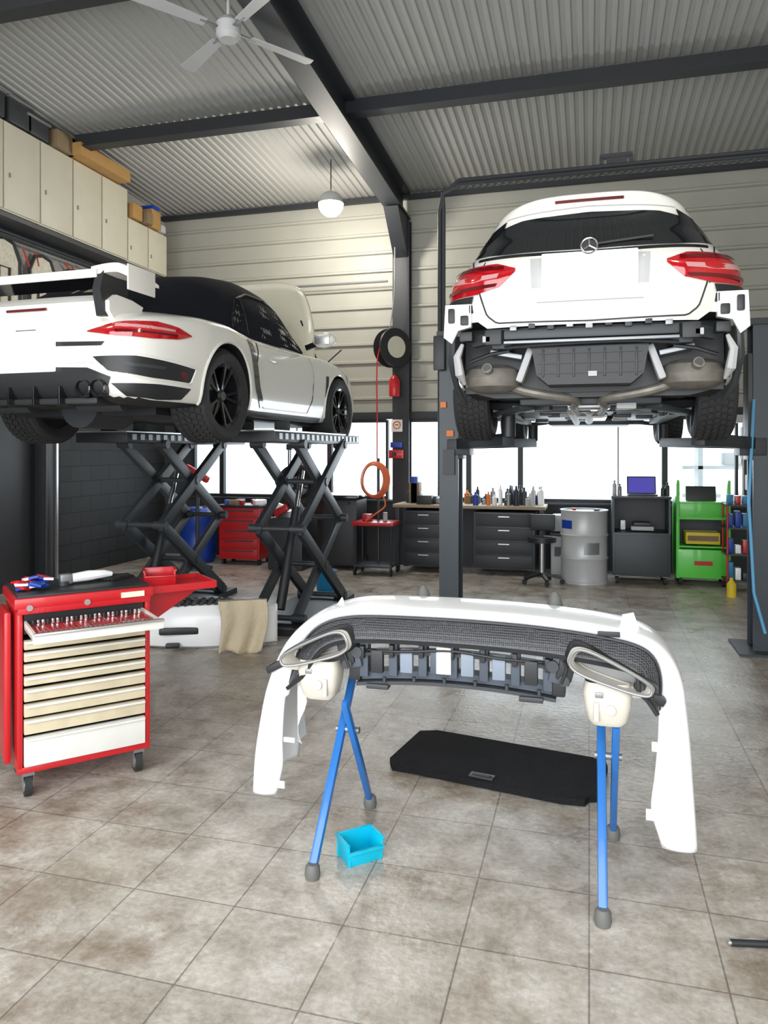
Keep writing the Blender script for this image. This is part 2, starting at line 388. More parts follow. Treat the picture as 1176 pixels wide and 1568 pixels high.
for a in(55,145,235,325):
    M=Matrix.Rotation(R_(a),4,'Z');old=F.T;F.T=M
    F.beam((.08,0,0),(.25,0,0),.03,.01,grey)
    F.prism([(.2,-.05),(.78,-.075),(.80,.0),(.78,.055),(.2,.04)],.008,lgrey,Matrix.Rotation(R_(9),4,'X'));F.T=old
F.obj(loc=(fx,fy,5.0))
lx,ly=world(-.68,9.6)
L=MB('ceiling_flood_lamp')
L.cyl((0,0,.14),(0,0,roofz(ly)-4.76),.007,steel)
L.lathe([(.03,.15),(.08,.14),(.13,.10),(.155,.05),(.16,.0)],lgrey)
L.lathe([(.001,-.16),(.07,-.15),(.12,-.11),(.155,-.05),(.16,0),(.001,.02)],mk('lamp_glow',(1,1,1),emit=(1,.96,.88),es=60))
L.obj(loc=(lx,ly,4.76))
# ------------------------------------------------------------ two post lift
P=MB('two_post_lift')
def post(u,sg):
    P.box((u,6.6,.01),(.4,.5,.02),dgrey)
    P.box((u-sg*.08,6.6,1.3),(.02,.24,2.6),benchb);P.box((u,6.49,1.3),(.16,.02,2.6),benchb);P.box((u,6.71,1.3),(.16,.02,2.6),benchb)
    P.box((u+sg*.0,6.6,1.3),(.03,.14,2.6),alu)
    P.box((u+sg*.02,6.6,1.95),(.19,.20,.85),black,bev=.01);P.box((u+sg*.08,6.6,1.63),(.2,.26,.14),steel,bev=.01)
    P.box((u,6.6,2.62),(.22,.28,.05),black)
    for vv,tu in((5.45,.62),(7.9,.62)):
        P.beam((u+sg*.10,6.6+(.1 if vv>6.6 else -.1),1.66),(u+sg*tu,vv,1.68),.09,.09,steel,bev=.005)
        P.cyl((u+sg*tu,vv,1.7),(u+sg*tu,vv,1.86),.05,black)
post(-1.18,1);post(1.33,-1)
P.box((-1.18,6.47,1.5),(.1,.04,.22),black);P.box((-1.17,6.465,1.75),(.06,.02,.05),orange2);P.box((-1.23,6.465,2.0),(.05,.02,.05),orange2);P.box((-1.26,6.46,2.45),(.1,.1,.3),black,bev=.01)
for du in(0,.035):
    P.tube([(-1.27+du,6.5,1.2),(-1.27+du,6.5,2.6),(-1.27+du,6.5,3.7),(-1.24,6.5,3.86),(-1.1,6.5,3.93+du),(0,6.5,3.93+du),(1.33,6.5,3.93+du),(1.6,6.5,3.93+du)],.018,steel)
P.tube([(-1.1,6.6,3.98),(2.5,6.6,3.98)],.03,steel)
P.box((.22,6.6,4.08),(.26,.06,.03),steel);P.box((.1,6.6,4.03),(.03,.04,.1),steel);P.box((.34,6.6,4.03),(.03,.04,.1),steel);P.box((.22,6.55,4.0),(.16,.1,.06),black)
P.tube([(1.24,6.4,2.0),(1.2,6.38,1.2),(1.23,6.35,.5),(1.3,6.3,.2)],.012,mk('light_blue_cable',(.10,.35,.6),.5))
P.obj()
# ------------------------------------------------------------ scissor lift
S=MB('scissor_lift')
for uc in(-2.72,-4.1):
    S.box((uc,6.8,1.715),(.52,2.3,.09),black,bev=.01);S.box((uc,6.8,1.765),(.5,2.3,.012),alu)
    for k in range(18): S.box((uc+.262,5.75+k*.124,1.72),(.01,.06,.05),grey)
    S.box((uc,6.85,.03),(.56,1.7,.06),black)
    for du in(-.2,.2):
        x=uc+du
        S.beam((x,6.25,1.68),(x,7.45,.90),.05,.11,dgrey,bev=.01);S.beam((x+.055,7.4,1.68),(x+.055,6.2,.90),.05,.11,steel,bev=.01)
        S.beam((x,7.45,.90),(x,6.25,.1),.05,.11,dgrey,bev=.01);S.beam((x+.055,6.2,.90),(x+.055,7.4,.1),.05,.11,steel,bev=.01)
        for v,z in((6.22,.9),(7.43,.9),(6.82,1.3),(6.83,.5),(6.25,1.66),(7.4,1.66),(6.25,.1),(7.4,.1)): S.cyl((x-.04,v,z),(x+.09,v,z),.04,dgrey)
    for v,z in((6.22,.9),(7.43,.9),(6.82,1.3),(6.83,.5),(6.25,.1),(7.4,.1)): S.cyl((uc-.22,v,z),(uc+.22,v,z),.025,dgrey)
    S.cyl((uc,6.35,.15),(uc,6.75,1.05),.045,black);S.cyl((uc,6.75,1.05),(uc,6.9,1.4),.025,tool)
    for v in(6.0,7.5):
        for du in(-.17,.17): S.box((uc+du,v,1.81),(.1,.12,.09),rubber,bev=.01)
S.obj()
# ------------------------------------------------------------ sports car
root=empty('convertible_sports_car',(-3.484,5.08,1.68),R_(87.6))
tab=[(-1.02,.62,.34,.60,.40,.62,.64),(-.99,.73,.28,.66,.45,.70,.73),(-.92,.81,.24,.72,.50,.78,.81),(-.78,.875,.22,.765,.55,.83,.87),(-.55,.92,.22,.80,.58,.87,.93),(-.25,.94,.22,.835,.60,.89,.97),(0,.94,.20,.84,.62,.90,.98),(.35,.905,.18,.82,.66,.88,.96),(.7,.865,.17,.80,.70,.86,.92),(1.2,.855,.17,.80,.70,.86,.9),(1.7,.86,.17,.81,.70,.85,.88),(2.05,.88,.18,.82,.66,.82,.84),(2.35,.89,.2,.80,.62,.76,.78),(2.7,.87,.2,.74,.60,.70,.72),(3.0,.80,.2,.64,.55,.62,.64),(3.2,.68,.22,.52,.45,.53,.55),(3.3,.5,.25,.44,.35,.45,.46)]
A=np.array(tab);fn=[pchip(A[:,0],A[:,k]) for k in range(1,7)]
xs=list(np.linspace(-1.02,-.75,14))+list(np.linspace(-.72,2.95,75))+list(np.linspace(2.99,3.3,12))
def section(x):
    hw,zb,zs,yi,zi,zc=[q(x) for q in fn]
    H=[(0,zb),(.55*hw,zb),(.88*hw,zb+.005),(.975*hw,zb+.07),(hw,(zb+zs)/2),(.995*hw,zs-.12),(.945*hw,zs),(.5*(.945*hw+yi),.5*(zs+zi)+.012),(yi,zi),(.5*yi,zi+.8*(zc-zi)),(0,zc)]
    return smooth(H,46)
body=MB('body');G=[]
for x in xs:
    h=section(x);G.append([(x,-p[0],p[1]) for p in h]+[(x,p[0],p[1]) for p in h[-2:0:-1]])
body.grid(G,white,cv=True)
n=len(G[0]);
for row in(G[0],G[-1]): body.geo(row,[list(range(n))],white)
bmesh.ops.remove_doubles(body.bm,verts=body.bm.verts,dist=.0005)
bo=body.obj(sharp=50)
tmp=bmesh.new();tmp.from_mesh(bo.data);bvh=BVHTree.FromBMesh(tmp);tmp.free()
cut=[]
for x,r in((0,.375),(2.35,.36)):
    for sg in(-1,1):
        m=MB('cutter');m.cyl((x,sg*.55,.335),(x,sg*1.2,.335),r,black,n=56);cut.append(m.obj())
boolcut(bo,cut)
bo.data.materials.clear();bo.data.materials.append(white);bo.data.materials.append(black)
for pl in bo.data.polygons:
    c=pl.center;k=0
    if pl.normal.z<-.8 and c.z<.4: k=1
    for x,r in((0,.375),(2.35,.36)):
        if abs(math.hypot(c.x-x,c.z-.335)-r)<.004 or (math.hypot(c.x-x,c.z-.335)<r and abs(c.y)<.60): k=1
    pl.material_index=k;pl.use_smooth=True
bo.data.set_sharp_from_angle(angle=R_(40));bo.parent=root
gh=MB('soft_top')
gt=[(-.72,.42,.90,.30,.92),(-.5,.58,.91,.44,1.04),(-.2,.68,.91,.51,1.18),(.1,.72,.90,.55,1.275),(.4,.745,.88,.57,1.33),(.75,.75,.87,.58,1.36),(1.1,.75,.86,.58,1.345),(1.4,.74,.85,.57,1.27),(1.65,.73,.84,.55,1.13),(1.9,.70,.82,.52,.97),(2.1,.62,.80,.48,.82)]
B=np.array(gt);gf=[pchip(B[:,0],B[:,k]) for k in range(1,5)]
G=[];gx=np.linspace(-.72,2.1,60)
for x in gx:
    yb,zb,yt,zt=[q(x) for q in gf]
    h=smooth([(yb,zb-.05),(yb,zb),(.5*(yb+yt)+.035,.5*(zb+zt)),(yt,zt-.04),(yt*.6,zt-.006),(0,zt)],20)
    G.append([(x,-p[0],p[1]) for p in h]+[(x,p[0],p[1]) for p in h[-2::-1]])
gh.grid(G,soft)
ghb=BVHTree.FromBMesh(gh.bm)
sideR=lambda x,z:((x,-2,z),(0,1,0))
sideL=lambda x,z:((x,2,z),(0,-1,0))
for pj in(sideR,sideL):
    gh.patch(ghb,[(.38,.98),(.5,1.14),(.75,1.23),(1.1,1.24),(1.35,1.18)],[(.38,.90),(.7,.885),(1.1,.88),(1.45,.875),(1.80,.88)],pj,glassg,off=.006,n=30)
    gh.seam(ghb,[(.38,.90),(.38,.98),(.5,1.15),(.75,1.24),(1.1,1.25),(1.35,1.19),(1.85,.88)],pj,black2,r=.009)
    gh.seam(ghb,[(.62,.88),(.60,1.18)],pj,black2,r=.008)
topd=lambda x,y:((x,y,3),(0,0,-1))
gh.patch(ghb,[(1.45,-.48),(1.45,0),(1.45,.48)],[(2.02,-.5),(2.02,0),(2.02,.5)],topd,glass,off=.005)
gh.patch(ghb,[(-.15,-.33),(-.15,0),(-.15,.33)],[(-.48,-.3),(-.48,0),(-.48,.3)],topd,glass,off=.005)
gh.obj(parent=root)
D=MB('trim_details')
rear=lambda y,z:((-3,y,z),(1,0,0))
for sg in(-1,1):
    def pj(a,z,sg=sg):
        ang=R_(8+62*a);o=Vector((-.25-2*math.cos(ang),sg*(.36+2*math.sin(ang)),z));return (o,(math.cos(ang),-sg*math.sin(ang),0))
    D.patch(bvh,[(0.02,.67),(.25,.725),(.55,.745),(.75,.73),(.92,.69)],[(0.02,.665),(.25,.635),(.5,.63),(.75,.65),(.92,.685)],pj,redl,n=30,m=10,off=.008,bulge=.012)
    D.patch(bvh,[(.25,.705),(.7,.705)],[(.25,.685),(.7,.69)],pj,pinkl,n=14,m=3,off=.020)
    D.patch(bvh,[(.25,.67),(.72,.675)],[(.25,.655),(.72,.66)],pj,redd,n=14,m=3,off=.021)
    # rear bumper air outlets
    D.patch(bvh,[(.06,.515),(.4,.52),(.99,.475)],[(.20,.41),(.5,.375),(.90,.365)],pj,black,n=24,m=8,off=.006)
    D.patch(bvh,[(.22,.34),(.55,.345),(.92,.335)],[(.32,.265),(.55,.25),(.80,.26)],pj,black,n=20,m=6,off=.006)
    D.seam(bvh,[(.06,.515),(.20,.41),(.5,.375),(.90,.365),(.99,.475),(.4,.52),(.06,.515)],pj,white,r=.011,n=60)
    D.patch(bvh,[(.30,.47),(.62,.46)],[(.36,.445),(.60,.44)],pj,dgrey,n=10,m=3,off=.010)
    for dy in(-.055,.055):
        y=sg*(.53+dy);T=Matrix.Translation((-1.02,y,.31))@Matrix.Rotation(R_(90),4,'Y')
        D.lathe([(.045,.12),(.055,.06),(.056,-.02),(.05,-.025),(.046,0),(.044,.10),(.001,.10)],black2,T,n=24)
D.patch(bvh,[(-.66,.38),(-.5,.44),(0,.46),(.5,.44),(.66,.38)],[(-.62,.27),(-.3,.26),(0,.26),(.3,.26),(.62,.27)],rear,black,n=40,m=8,off=.008)
D.box((-.78,0,.235),(.44,1.1,.04),black,bev=.01)
for y in(-.3,-.1,.1,.3): D.box((-.95,y,.27),(.2,.015,.12),black2,bev=.004)
D.box((-1.045,0,.52),(.02,.54,.20),plate,bev=.01)
D.patch(bvh,[(-.62,.60),(0,.62),(.62,.60)],[(-.60,.575),(0,.59),(.60,.575)],rear,black,n=40,m=3,off=.004)
D.box((-1.0,-.0,.695),(.006,.16,.014),grey)
G=[]
for y in np.linspace(-.62,.62,31):
    k=1-(abs(y)/.62)**3*.35
    G.append([(-.62,y,.88),(-.74,y,.905*1),(-.86-.06*k,y,.90+.02*k),(-.93-.06*k,y,.865),(-.935-.05*k,y,.80),(-.88-.04*k,y,.74),(-.7,y,.74)])
D.grid(G,white,cv=True)
for q in(G[0],G[-1]): D.geo(q,[list(range(7))],white)
D.box((-.997,0,.83),(.012,.32,.018),redd,bev=.004)
for y in(-.3,-.2,-.1,0,.1,.2,.3):D.box((-.70,y,.912),(.12,.07,.01),black)
for sg in(-1,1):
    D.prism([(-.98,.77),(-.80,.77),(-.72,1.03),(-.98,1.06),(-1.02,.93)],.06,black,Matrix.Translation((0,sg*.56,0))@Matrix.Rotation(R_(90),4,'X'))
    G=[]
    for t in np.linspace(0,1,14):
        y=sg*(.50+.29*t);zz=1.02+.02*math.sin(t*3)-.12*max(0,t-.6)**1.2;c=.32-.06*t
        G.append([(-1.0+.05*t,y,zz+.0),(-.99+.05*t,y,zz+.06),(-.86,y,zz+.07),(-1.0+c+.05*t,y,zz+.02),(-1.0+c+.05*t,y,zz),(-.86,y,zz-.005)])
    D.grid(G,white,cv=True)
    for q in(G[0],G[-1]): D.geo(q,[list(range(6))],white)
    D.box((-.87,sg*.785,.995),(.28,.012,.16),white,bev=.005)
G=[]
for y in np.linspace(-.54,.54,9): G.append([(-1.0,y,1.02),(-.98,y,1.07),(-.86,y,1.085),(-.70,y,1.03),(-.70,y,1.01),(-.86,y,1.02)])
D.grid(G,black2,cv=True);D.box((-1.0,0,1.035),(.014,1.1,.055),white,bev=.004)
for sg,pj in((-1,sideR),(1,sideL)):
    D.seam(bvh,[(.60,.80),(.50,.60),(.55,.40),(.68,.27),(1.6,.27),(1.70,.40),(1.72,.6),(1.70,.80)],pj,black2,r=.006,n=60)
    D.patch(bvh,[(.36,.80),(.41,.60),(.48,.42),(.62,.26)],[(.46,.80),(.52,.60),(.58,.44),(.68,.30)],pj,black2,n=24,m=4,off=.006)
    D.patch(bvh,[(.75,.70),(.93,.70)],[(.75,.665),(.93,.665)],pj,white,n=8,m=4,off=.014,bulge=.01)
    D.patch(bvh,[(.35,.24),(1.9,.24)],[(.35,.20),(1.9,.20)],pj,black,n=30,m=3,off=.01)
    D.patch(bvh,[(-.62,.44),(-.55,.44)],[(-.62,.38),(-.55,.38)],pj,redd,n=4,m=3,off=.006)
    D.seam(bvh,[(2.62,.73),(2.62,.5),(2.68,.3)],pj,black,r=.004)
    D.patch(bvh,[(2.0,.66),(2.06,.66)],[(1.98,.45),(2.03,.45)],pj,black2,n=4,m=8,off=.005)
    for x,r in((0,.385),(2.35,.37)):
        D.seam(bvh,[(x+r*math.cos(a),.335+r*math.sin(a)) for a in np.linspace(-.25,math.pi+.25,30)],pj,white,r=.012,n=60)
    D.beam((1.68,sg*.80,.90),(1.68,sg*.93,.94),.03,.05,black2)
    D.T=Matrix.Translation((1.68,sg*.99,.965))@Matrix.Diagonal((.07,.12,.075,1))
    D.lathe([(.001,-1),(.6,-.8),(.92,-.4),(1,0),(.92,.4),(.6,.8),(.001,1)],white,n=20);D.T=Matrix.Identity(4)
    D.box((1.615,sg*.99,.965),(.012,.15,.09),alu,bev=.004)
D.obj(parent=root)
Wm=MB('wheels')
for x,ww in((0,.31),(2.35,.25)):
    for sg in(-1,1): Wm.wheel((x,sg*(.915-ww/2),.325),.34,ww,sg,black2,rubber,5,tread=(x==0))
Wm.obj(parent=root)
U=MB('underbody')
U.box((1.15,0,.20),(3.2,1.2,.06),black);U.cyl((0,-.6,.30),(0,.6,.30),.035,dgrey)
for sg in(-1,1):
    U.beam((.35,sg*.3,.2),(0,sg*.62,.25),.06,.05,grey);U.cyl((-.72,sg*.2,.24),(-.72,sg*.55,.24),.06,dgrey);U.beam((-.4,sg*.3,.2),(0,sg*.6,.24),.05,.04,dgrey)
U.cyl((-.5,0,.24),(-.05,0,.24),.16,dgrey)
U.obj(parent=root)
Hd=MB('open_hood');G=[]
for t in np.linspace(0,1,14):
    row=[];wd=.70-.06*t-.10*max(0,t-.75)*4*max(0,t-.75)*4*.25
    for s_ in np.linspace(-1,1,17):
        row.append((2.15-.10*t+.10*math.sin(t*math.pi)-.04*s_*s_,wd*s_,.84+.80*t-.10*abs(s_)**5*t-.02*s_*s_*t))
    G.append(row)
Hd.grid(G,cream)
Hd.obj(parent=root,solid=.03)
St=MB('hood_strut');St.cyl((2.55,-.6,.78),(2.12,-.55,1.25),.008,black);St.cyl((2.5,-.62,.80),(2.75,-.75,1.02),.008,black);St.obj(parent=root)
# ------------------------------------------------------------ wagon
wr=empty('station_wagon_car',(0.0,4.51,1.70),R_(90))
zt=[(.24,.76,.32,4.35),(.32,.84,.14,4.5),(.45,.875,.08,4.6),(.66,.89,.03,4.62),(.80,.89,.0,4.6),(.92,.875,.0,4.5),(1.0,.84,.015,3.9),(1.05,.80,.04,3.45),(1.15,.735,.11,3.15),(1.26,.685,.19,2.85),(1.35,.635,.22,2.6),(1.41,.58,.19,2.4),(1.445,.50,.17,2.2),(1.465,.36,.22,2.0),(1.475,.05,.7,1.8)]
Z=np.array(zt);zf=[pchip(Z[:,0],Z[:,k]) for k in(1,2,3)]
zz=list(np.linspace(.24,1.40,60))+list(np.linspace(1.41,1.475,14))
def contour(z,N=60):
    hw,xr,xf=[q(z) for q in zf];xm=xr+.55;xn=xf-1.0;o=[];ne=3.4;e2=2/ne
    for i in range(N):
        a=math.pi/2*(1-2*i/(N-1))
        y=hw*math.copysign(abs(math.sin(a))**e2,math.sin(a));x=xm-(xm-xr)*abs(math.cos(a))**e2
        o.append((x,y,z))
    for i in range(1,16): o.append((xm+(xn-xm)*i/16,-hw,z))
    for i in range(24):
        a=-math.pi/2+math.pi*i/23
        y=hw*math.copysign(abs(math.sin(a))**.8,math.sin(a));x=xn+(xf-xn)*abs(math.cos(a))**.8;o.append((x,y,z))
    for i in range(1,16): o.append((xn-(xn-xm)*i/16,hw,z))
    return o
WB=MB('body');G=[contour(z) for z in zz];WB.grid(G,white,cv=True)
for row in(G[0],G[-1]): WB.geo(row,[list(range(len(row)))],white)
bmesh.ops.remove_doubles(WB.bm,verts=WB.bm.verts,dist=.0004)
wb=WB.obj(sharp=50)
tmp=bmesh.new();tmp.from_mesh(wb.data);wv=BVHTree.FromBMesh(tmp);tmp.free()
cut=[]
ap=[(.37*math.cos(a),.36+.37*math.sin(a)) for a in np.linspace(0,math.pi,33)]+[(-.37,.05),(.37,.05)]
for x in(.93,3.77):
    for sg in(-1,1):
        m=MB('cutter');m.prism([(x+a,b) for a,b in ap],.62,black,Matrix(((1,0,0,0),(0,0,-1,sg*.89),(0,1,0,0),(0,0,0,1))));cut.append(m.obj())
m=MB('cutter')
pf=[(-.78,.69),(-.66,.69),(-.60,.645),(.60,.645),(.66,.69),(.78,.69),(.80,.1),(-.80,.1)]
m.prism(pf,.7,black,Matrix(((0,0,1,.05),(1,0,0,0),(0,1,0,0),(0,0,0,1))));cut.append(m.obj())
boolcut(wb,cut)
wb.data.materials.clear();wb.data.materials.append(white);wb.data.materials.append(black)
for pl in wb.data.polygons:
    c=pl.center;k=0
    if pl.normal.z<-.8 and c.z<.42: k=1
    if abs(c.x-.40)<.005 or (c.x<.4 and c.z<.70 and abs(c.y)<.79 and pl.normal.z<-.6): k=1
    if c.x<.40 and abs(abs(c.y)-.79)<.012 and c.z<.68 and abs(pl.normal.y)>.9: k=1
    for x in(.93,3.77):
        if math.hypot(c.x-x,c.z-.36)<.378 and (abs(math.hypot(c.x-x,c.z-.36)-.37)<.006 or abs(c.y)<.62): k=1
        if abs(abs(c.x-x)-.37)<.004 and c.z<.37: k=1
    pl.material_index=k;pl.use_smooth=True
wb.data.set_sharp_from_angle(angle=R_(35));wb.parent=wr
D=MB('trim_details')
D.patch(wv,[(-.54,1.30),(-.4,1.335),(0,1.352),(.4,1.335),(.54,1.30)],[(-.70,1.115),(-.5,1.09),(0,1.085),(.5,1.09),(.70,1.115)],rear,glass,n=40,m=12,off=.006)
for sg in(-1,1):
    D.patch(wv,[(sg*.50,1.355),(sg*.59,1.31),(sg*.665,1.22)],[(sg*.52,1.29),(sg*.62,1.2),(sg*.725,1.13)],rear,black2,n=12,m=5,off=.006)
D.seam(wv,[(-.50,1.365),(0,1.385),(.50,1.365)],rear,lgrey,r=.004)
D.patch(wv,[(-.2,1.425),(.2,1.425)],[(-.2,1.41),(.2,1.41)],rear,redd,n=10,m=3,off=.006)
D.cyl((.06,0,1.10),(.10,0,1.12),.02,black);D.beam((.07,-.02,1.115),(.10,-.36,1.15),.012,.012,black)
def lp(sg):
    def pj(a,z):
        ang=R_(2+70*a);o=Vector((.45-2*math.cos(ang),sg*(.40+2*math.sin(ang)),z));return (o,(math.cos(ang),-sg*math.sin(ang),0))
    return pj
for sg in(-1,1):
    pj=lp(sg)
    D.patch(wv,[(.02,.99),(.25,1.03),(.6,1.035),(1.0,1.03)],[(0.02,.97),(.2,.885),(.5,.85),(1.0,.85)],pj,redl,n=36,m=12,off=.008,bulge=.015)
    D.patch(wv,[(.2,.96),(.5,.955),(.85,.96)],[(.22,.935),(.5,.925),(.85,.93)],pj,pinkl,n=24,m=3,off=.022)
    D.patch(wv,[(.22,.905),(.9,.895)],[(.25,.885),(.9,.87)],pj,redd,n=24,m=3,off=.022)
    D.patch(wv,[(.15,1.005),(.9,1.015)],[(.15,.985),(.9,.99)],pj,redd,n=24,m=3,off=.022)
    D.seam(wv,[(.46,1.06),(.46,.85)],pj,black2,r=.005)
    D.patch(wv,[(.50,.845),(.8,.845),(1.1,.84)],[(.52,.80),(.8,.78),(1.1,.77)],pj,black,n=16,m=4,off=.010)
    for k in range(7): 
        a=.55+.08*k;o,dd=pj(a,.77);h=wv.ray_cast(Vector(o),Vector(dd))
        if h[0]: D.box(h[0],(.03,.03,.05+.03*(k%3)),black,rot=(0,0,a*sg),bev=.004)
    D.patch(wv,[(.75,.62),(1.1,.64)],[(.8,.40),(1.1,.36)],pj,black,n=10,m=8,off=.008)
    D.seam(wv,[(.98,.85),(.98,.5),(1.05,.34)],pj,black,r=.008)
D.seam(wv,[(-.71,1.10),(-.68,.98),(-.64,.84),(-.60,.72),(-.54,.672),(0,.66),(.54,.672),(.60,.72),(.64,.84),(.68,.98),(.71,1.10)],rear,black,r=.006,n=80)
D.seam(wv,[(-.66,1.08),(0,1.065),(.66,1.08)],rear,black2,r=.012,n=50)
D.patch(wv,[(-.34,1.045),(.34,1.045)],[(-.33,.86),(.33,.86)],rear,lgrey,n=10,m=5,off=.002)
D.box((-.012,0,.955),(.02,.54,.20),plate,bev=.01)
D.seam(wv,[(-.30,.775),(.30,.775)],rear,lgrey,r=.004)
T=Matrix.Translation((-.012,0,1.085))@Matrix.Rotation(R_(-85),4,'Y')
D.lathe([(.001,0),(.044,0),(.044,-.02),(.001,-.02)],black,T,n=24)
D.tube([T@Vector((.045*math.cos(a),.045*math.sin(a),.005)) for a in np.linspace(0,2*math.pi,28,endpoint=False)],.006,tool,closed=True,n=6)
for k in range(3):
    a=k*2*math.pi/3;D.tube([T@Vector((0,0,.008)),T@Vector((.043*math.cos(a),.043*math.sin(a),.008))],.005,tool,n=5)
for sg in(-1,1): D.tube([(.5,sg*.55,1.43),(.7,sg*.56,1.465),(1.6,sg*.57,1.475),(2.2,sg*.55,1.44)],.012,black,sm=16)
for sg in(-1,1): D.box((2.9,sg*.93,1.0),(.12,.2,.12),white,bev=.04)
D.obj(parent=wr)
U=MB('rear_structure')
U.box((.38,0,.47),(.02,1.56,.40),black)
U.box((.16,0,.645),(.10,1.20,.05),black,bev=.01)
U.beam((.08,-.50,.60),(.08,.50,.60),.05,.06,dgrey,bev=.012);U.beam((.085,-.50,.555),(.085,.50,.555),.05,.018,grey,bev=.004)
for sg in(-1,1):
    U.beam((.08,sg*.50,.60),(.17,sg*.70,.575),.05,.07,dgrey,bev=.012)
    U.box((.24,sg*.52,.585),(.22,.12,.12),dgrey,bev=.01);U.box((.045,sg*.56,.585),(.02,.10,.09),black,bev=.006)
    U.box((.05,sg*.60,.575),(.03,.05,.04),lgrey,bev=.006)
    U.tube([(.13,sg*.80,.66),(.11,sg*.82,.58),(.14,sg*.83,.45),(.25,sg*.82,.30),(.4,sg*.78,.2)],[.02,.022,.026,.022,.012],dgrey,sm=0,n=8)
    U.tube([(.12,sg*.76,.56),(.10,sg*.79,.48),(.13,sg*.78,.38),(.2,sg*.76,.32)],[.012,.025,.03,.01],lgrey,n=7)
    U.prism([(sg*.70,.80),(sg*.86,.80),(sg*.87,.60),(sg*.82,.56),(sg*.78,.64),(sg*.70,.66)],.05,bwhite,Matrix(((0,0,1,.10),(1,0,0,0),(0,1,0,0),(0,0,0,1))))
    U.box((.10,sg*.73,.60),(.08,.08,.06),black,bev=.01);U.box((.07,sg*.74,.70),(.03,.05,.06),black,bev=.01);U.box((.065,sg*.82,.73),(.03,.04,.09),black,bev=.01)
    U.T=Matrix.Translation((.33,sg*.60,.36))@Matrix.Diagonal((.17,.19,.09,1))
    U.lathe([(.001,-1),(.6,-.92),(.88,-.6),(1,0),(.88,.6),(.6,.92),(.001,1)],rust,n=24);U.T=Matrix.Identity(4)
    U.cyl((.2,sg*.60,.39),(.13,sg*.61,.41),.028,rust,r2=.032,n=16);U.cyl((.129,sg*.61,.41),(.125,sg*.61,.41),.024,black,n=16)
    U.tube([(.36,sg*.5,.32),(.34,sg*.40,.28),(.36,sg*.25,.25),(.42,sg*.12,.235),(.5,sg*.08,.22),(.72,sg*.10,.2),(1.1,sg*.08,.18)],.030,rust,sm=24,n=10)
    U.box((.24,sg*.385,.43),(.10,.045,.22),lgrey,rot=(sg*.35,0,0),bev=.015)
    U.box((.3,sg*.50,.50),(.2,.2,.03),grey,rot=(sg*.2,0,0),bev=.005)
    U.tube([(.2,sg*.48,.52),(.18,sg*.6,.50),(.2,sg*.72,.46)],.012,black,n=6)
    U.beam((.75,sg*.25,.2),(.93,sg*.68,.22),.06,.05,dgrey,bev=.01);U.beam((1.15,sg*.28,.22),(.95,sg*.68,.18),.05,.05,grey,bev=.01)
    U.beam((.6,sg*.4,.19),(.93,sg*.66,.15),.12,.03,dgrey,bev=.01)
    U.tube([(.9+.04*math.cos(k*.7),sg*.45+.04*math.sin(k*.7),.16+.006*k) for k in range(36)],.009,black,n=6)
    U.cyl((.93,sg*.55,.33),(.93,sg*.70,.33),.03,grey)
    U.beam((1.4,sg*.62,.19),(3.3,sg*.62,.19),.10,.05,black);U.box((2.3,sg*.38,.205),(1.8,.34,.02),dgrey,bev=.005)
    U.beam((3.5,sg*.3,.2),(3.77,sg*.64,.18),.06,.04,grey)
U.prism([(-.34,.53),(.34,.53),(.31,.36),(.24,.30),(-.24,.30),(-.31,.36)],.26,black,Matrix(((0,0,1,.27),(1,0,0,0),(0,1,0,0),(0,0,0,1))))
for k in range(7): U.box((.137,-.27+.09*k,.43),(.012,.014,.17),black,bev=.003)
for zz_ in(.37,.43,.49): U.box((.137,0,zz_),(.010,.60,.010),black)
U.box((.128,-.02,.36),(.01,.05,.03),lgrey)
for k in range(9): U.box((.05,-.44+.11*k,.635+.01*(k%2)),(.03,.04,.03),[grey,black,dgrey,black,lgrey,grey,black,dgrey,grey][k],bev=.004)
U.tube([(.12,-.5,.53),(.1,-.2,.545),(.1,.2,.54),(.12,.5,.53)],.012,black,sm=20)
U.beam((.62,-.45,.24),(.62,.45,.24),.10,.08,dgrey,bev=.02);U.beam((1.2,-.45,.22),(1.2,.45,.22),.10,.07,dgrey,bev=.02)
U.box((.9,0,.26),(.35,.30,.16),alu,bev=.05);U.cyl((1.1,0,.2),(3.2,0,.2),.04,rust);U.cyl((1.1,.12,.19),(3.4,.12,.19),.035,rust)
U.box((1.6,0,.20),(.6,.25,.07),rust,bev=.03);U.box((2.5,0,.2),(.9,.3,.03),alu,bev=.01);U.box((3.75,0,.2),(.9,.8,.08),dgrey,bev=.02)
for k in range(30):
    x=.6+random.random()*3.2;y=random.uniform(-.55,.55);U.box((x,y,.19),(random.uniform(.05,.2),random.uniform(.03,.15),.04),random.choice([grey,dgrey,dgrey,lgrey]),bev=.008)
U.obj(parent=wr)
Wm=MB('wheels')
for x in(.93,3.77):
    for sg in(-1,1): Wm.wheel((x,sg*.785,.315),.335,.25,sg,grey,rubber,5,tread=True)
Wm.obj(parent=wr)
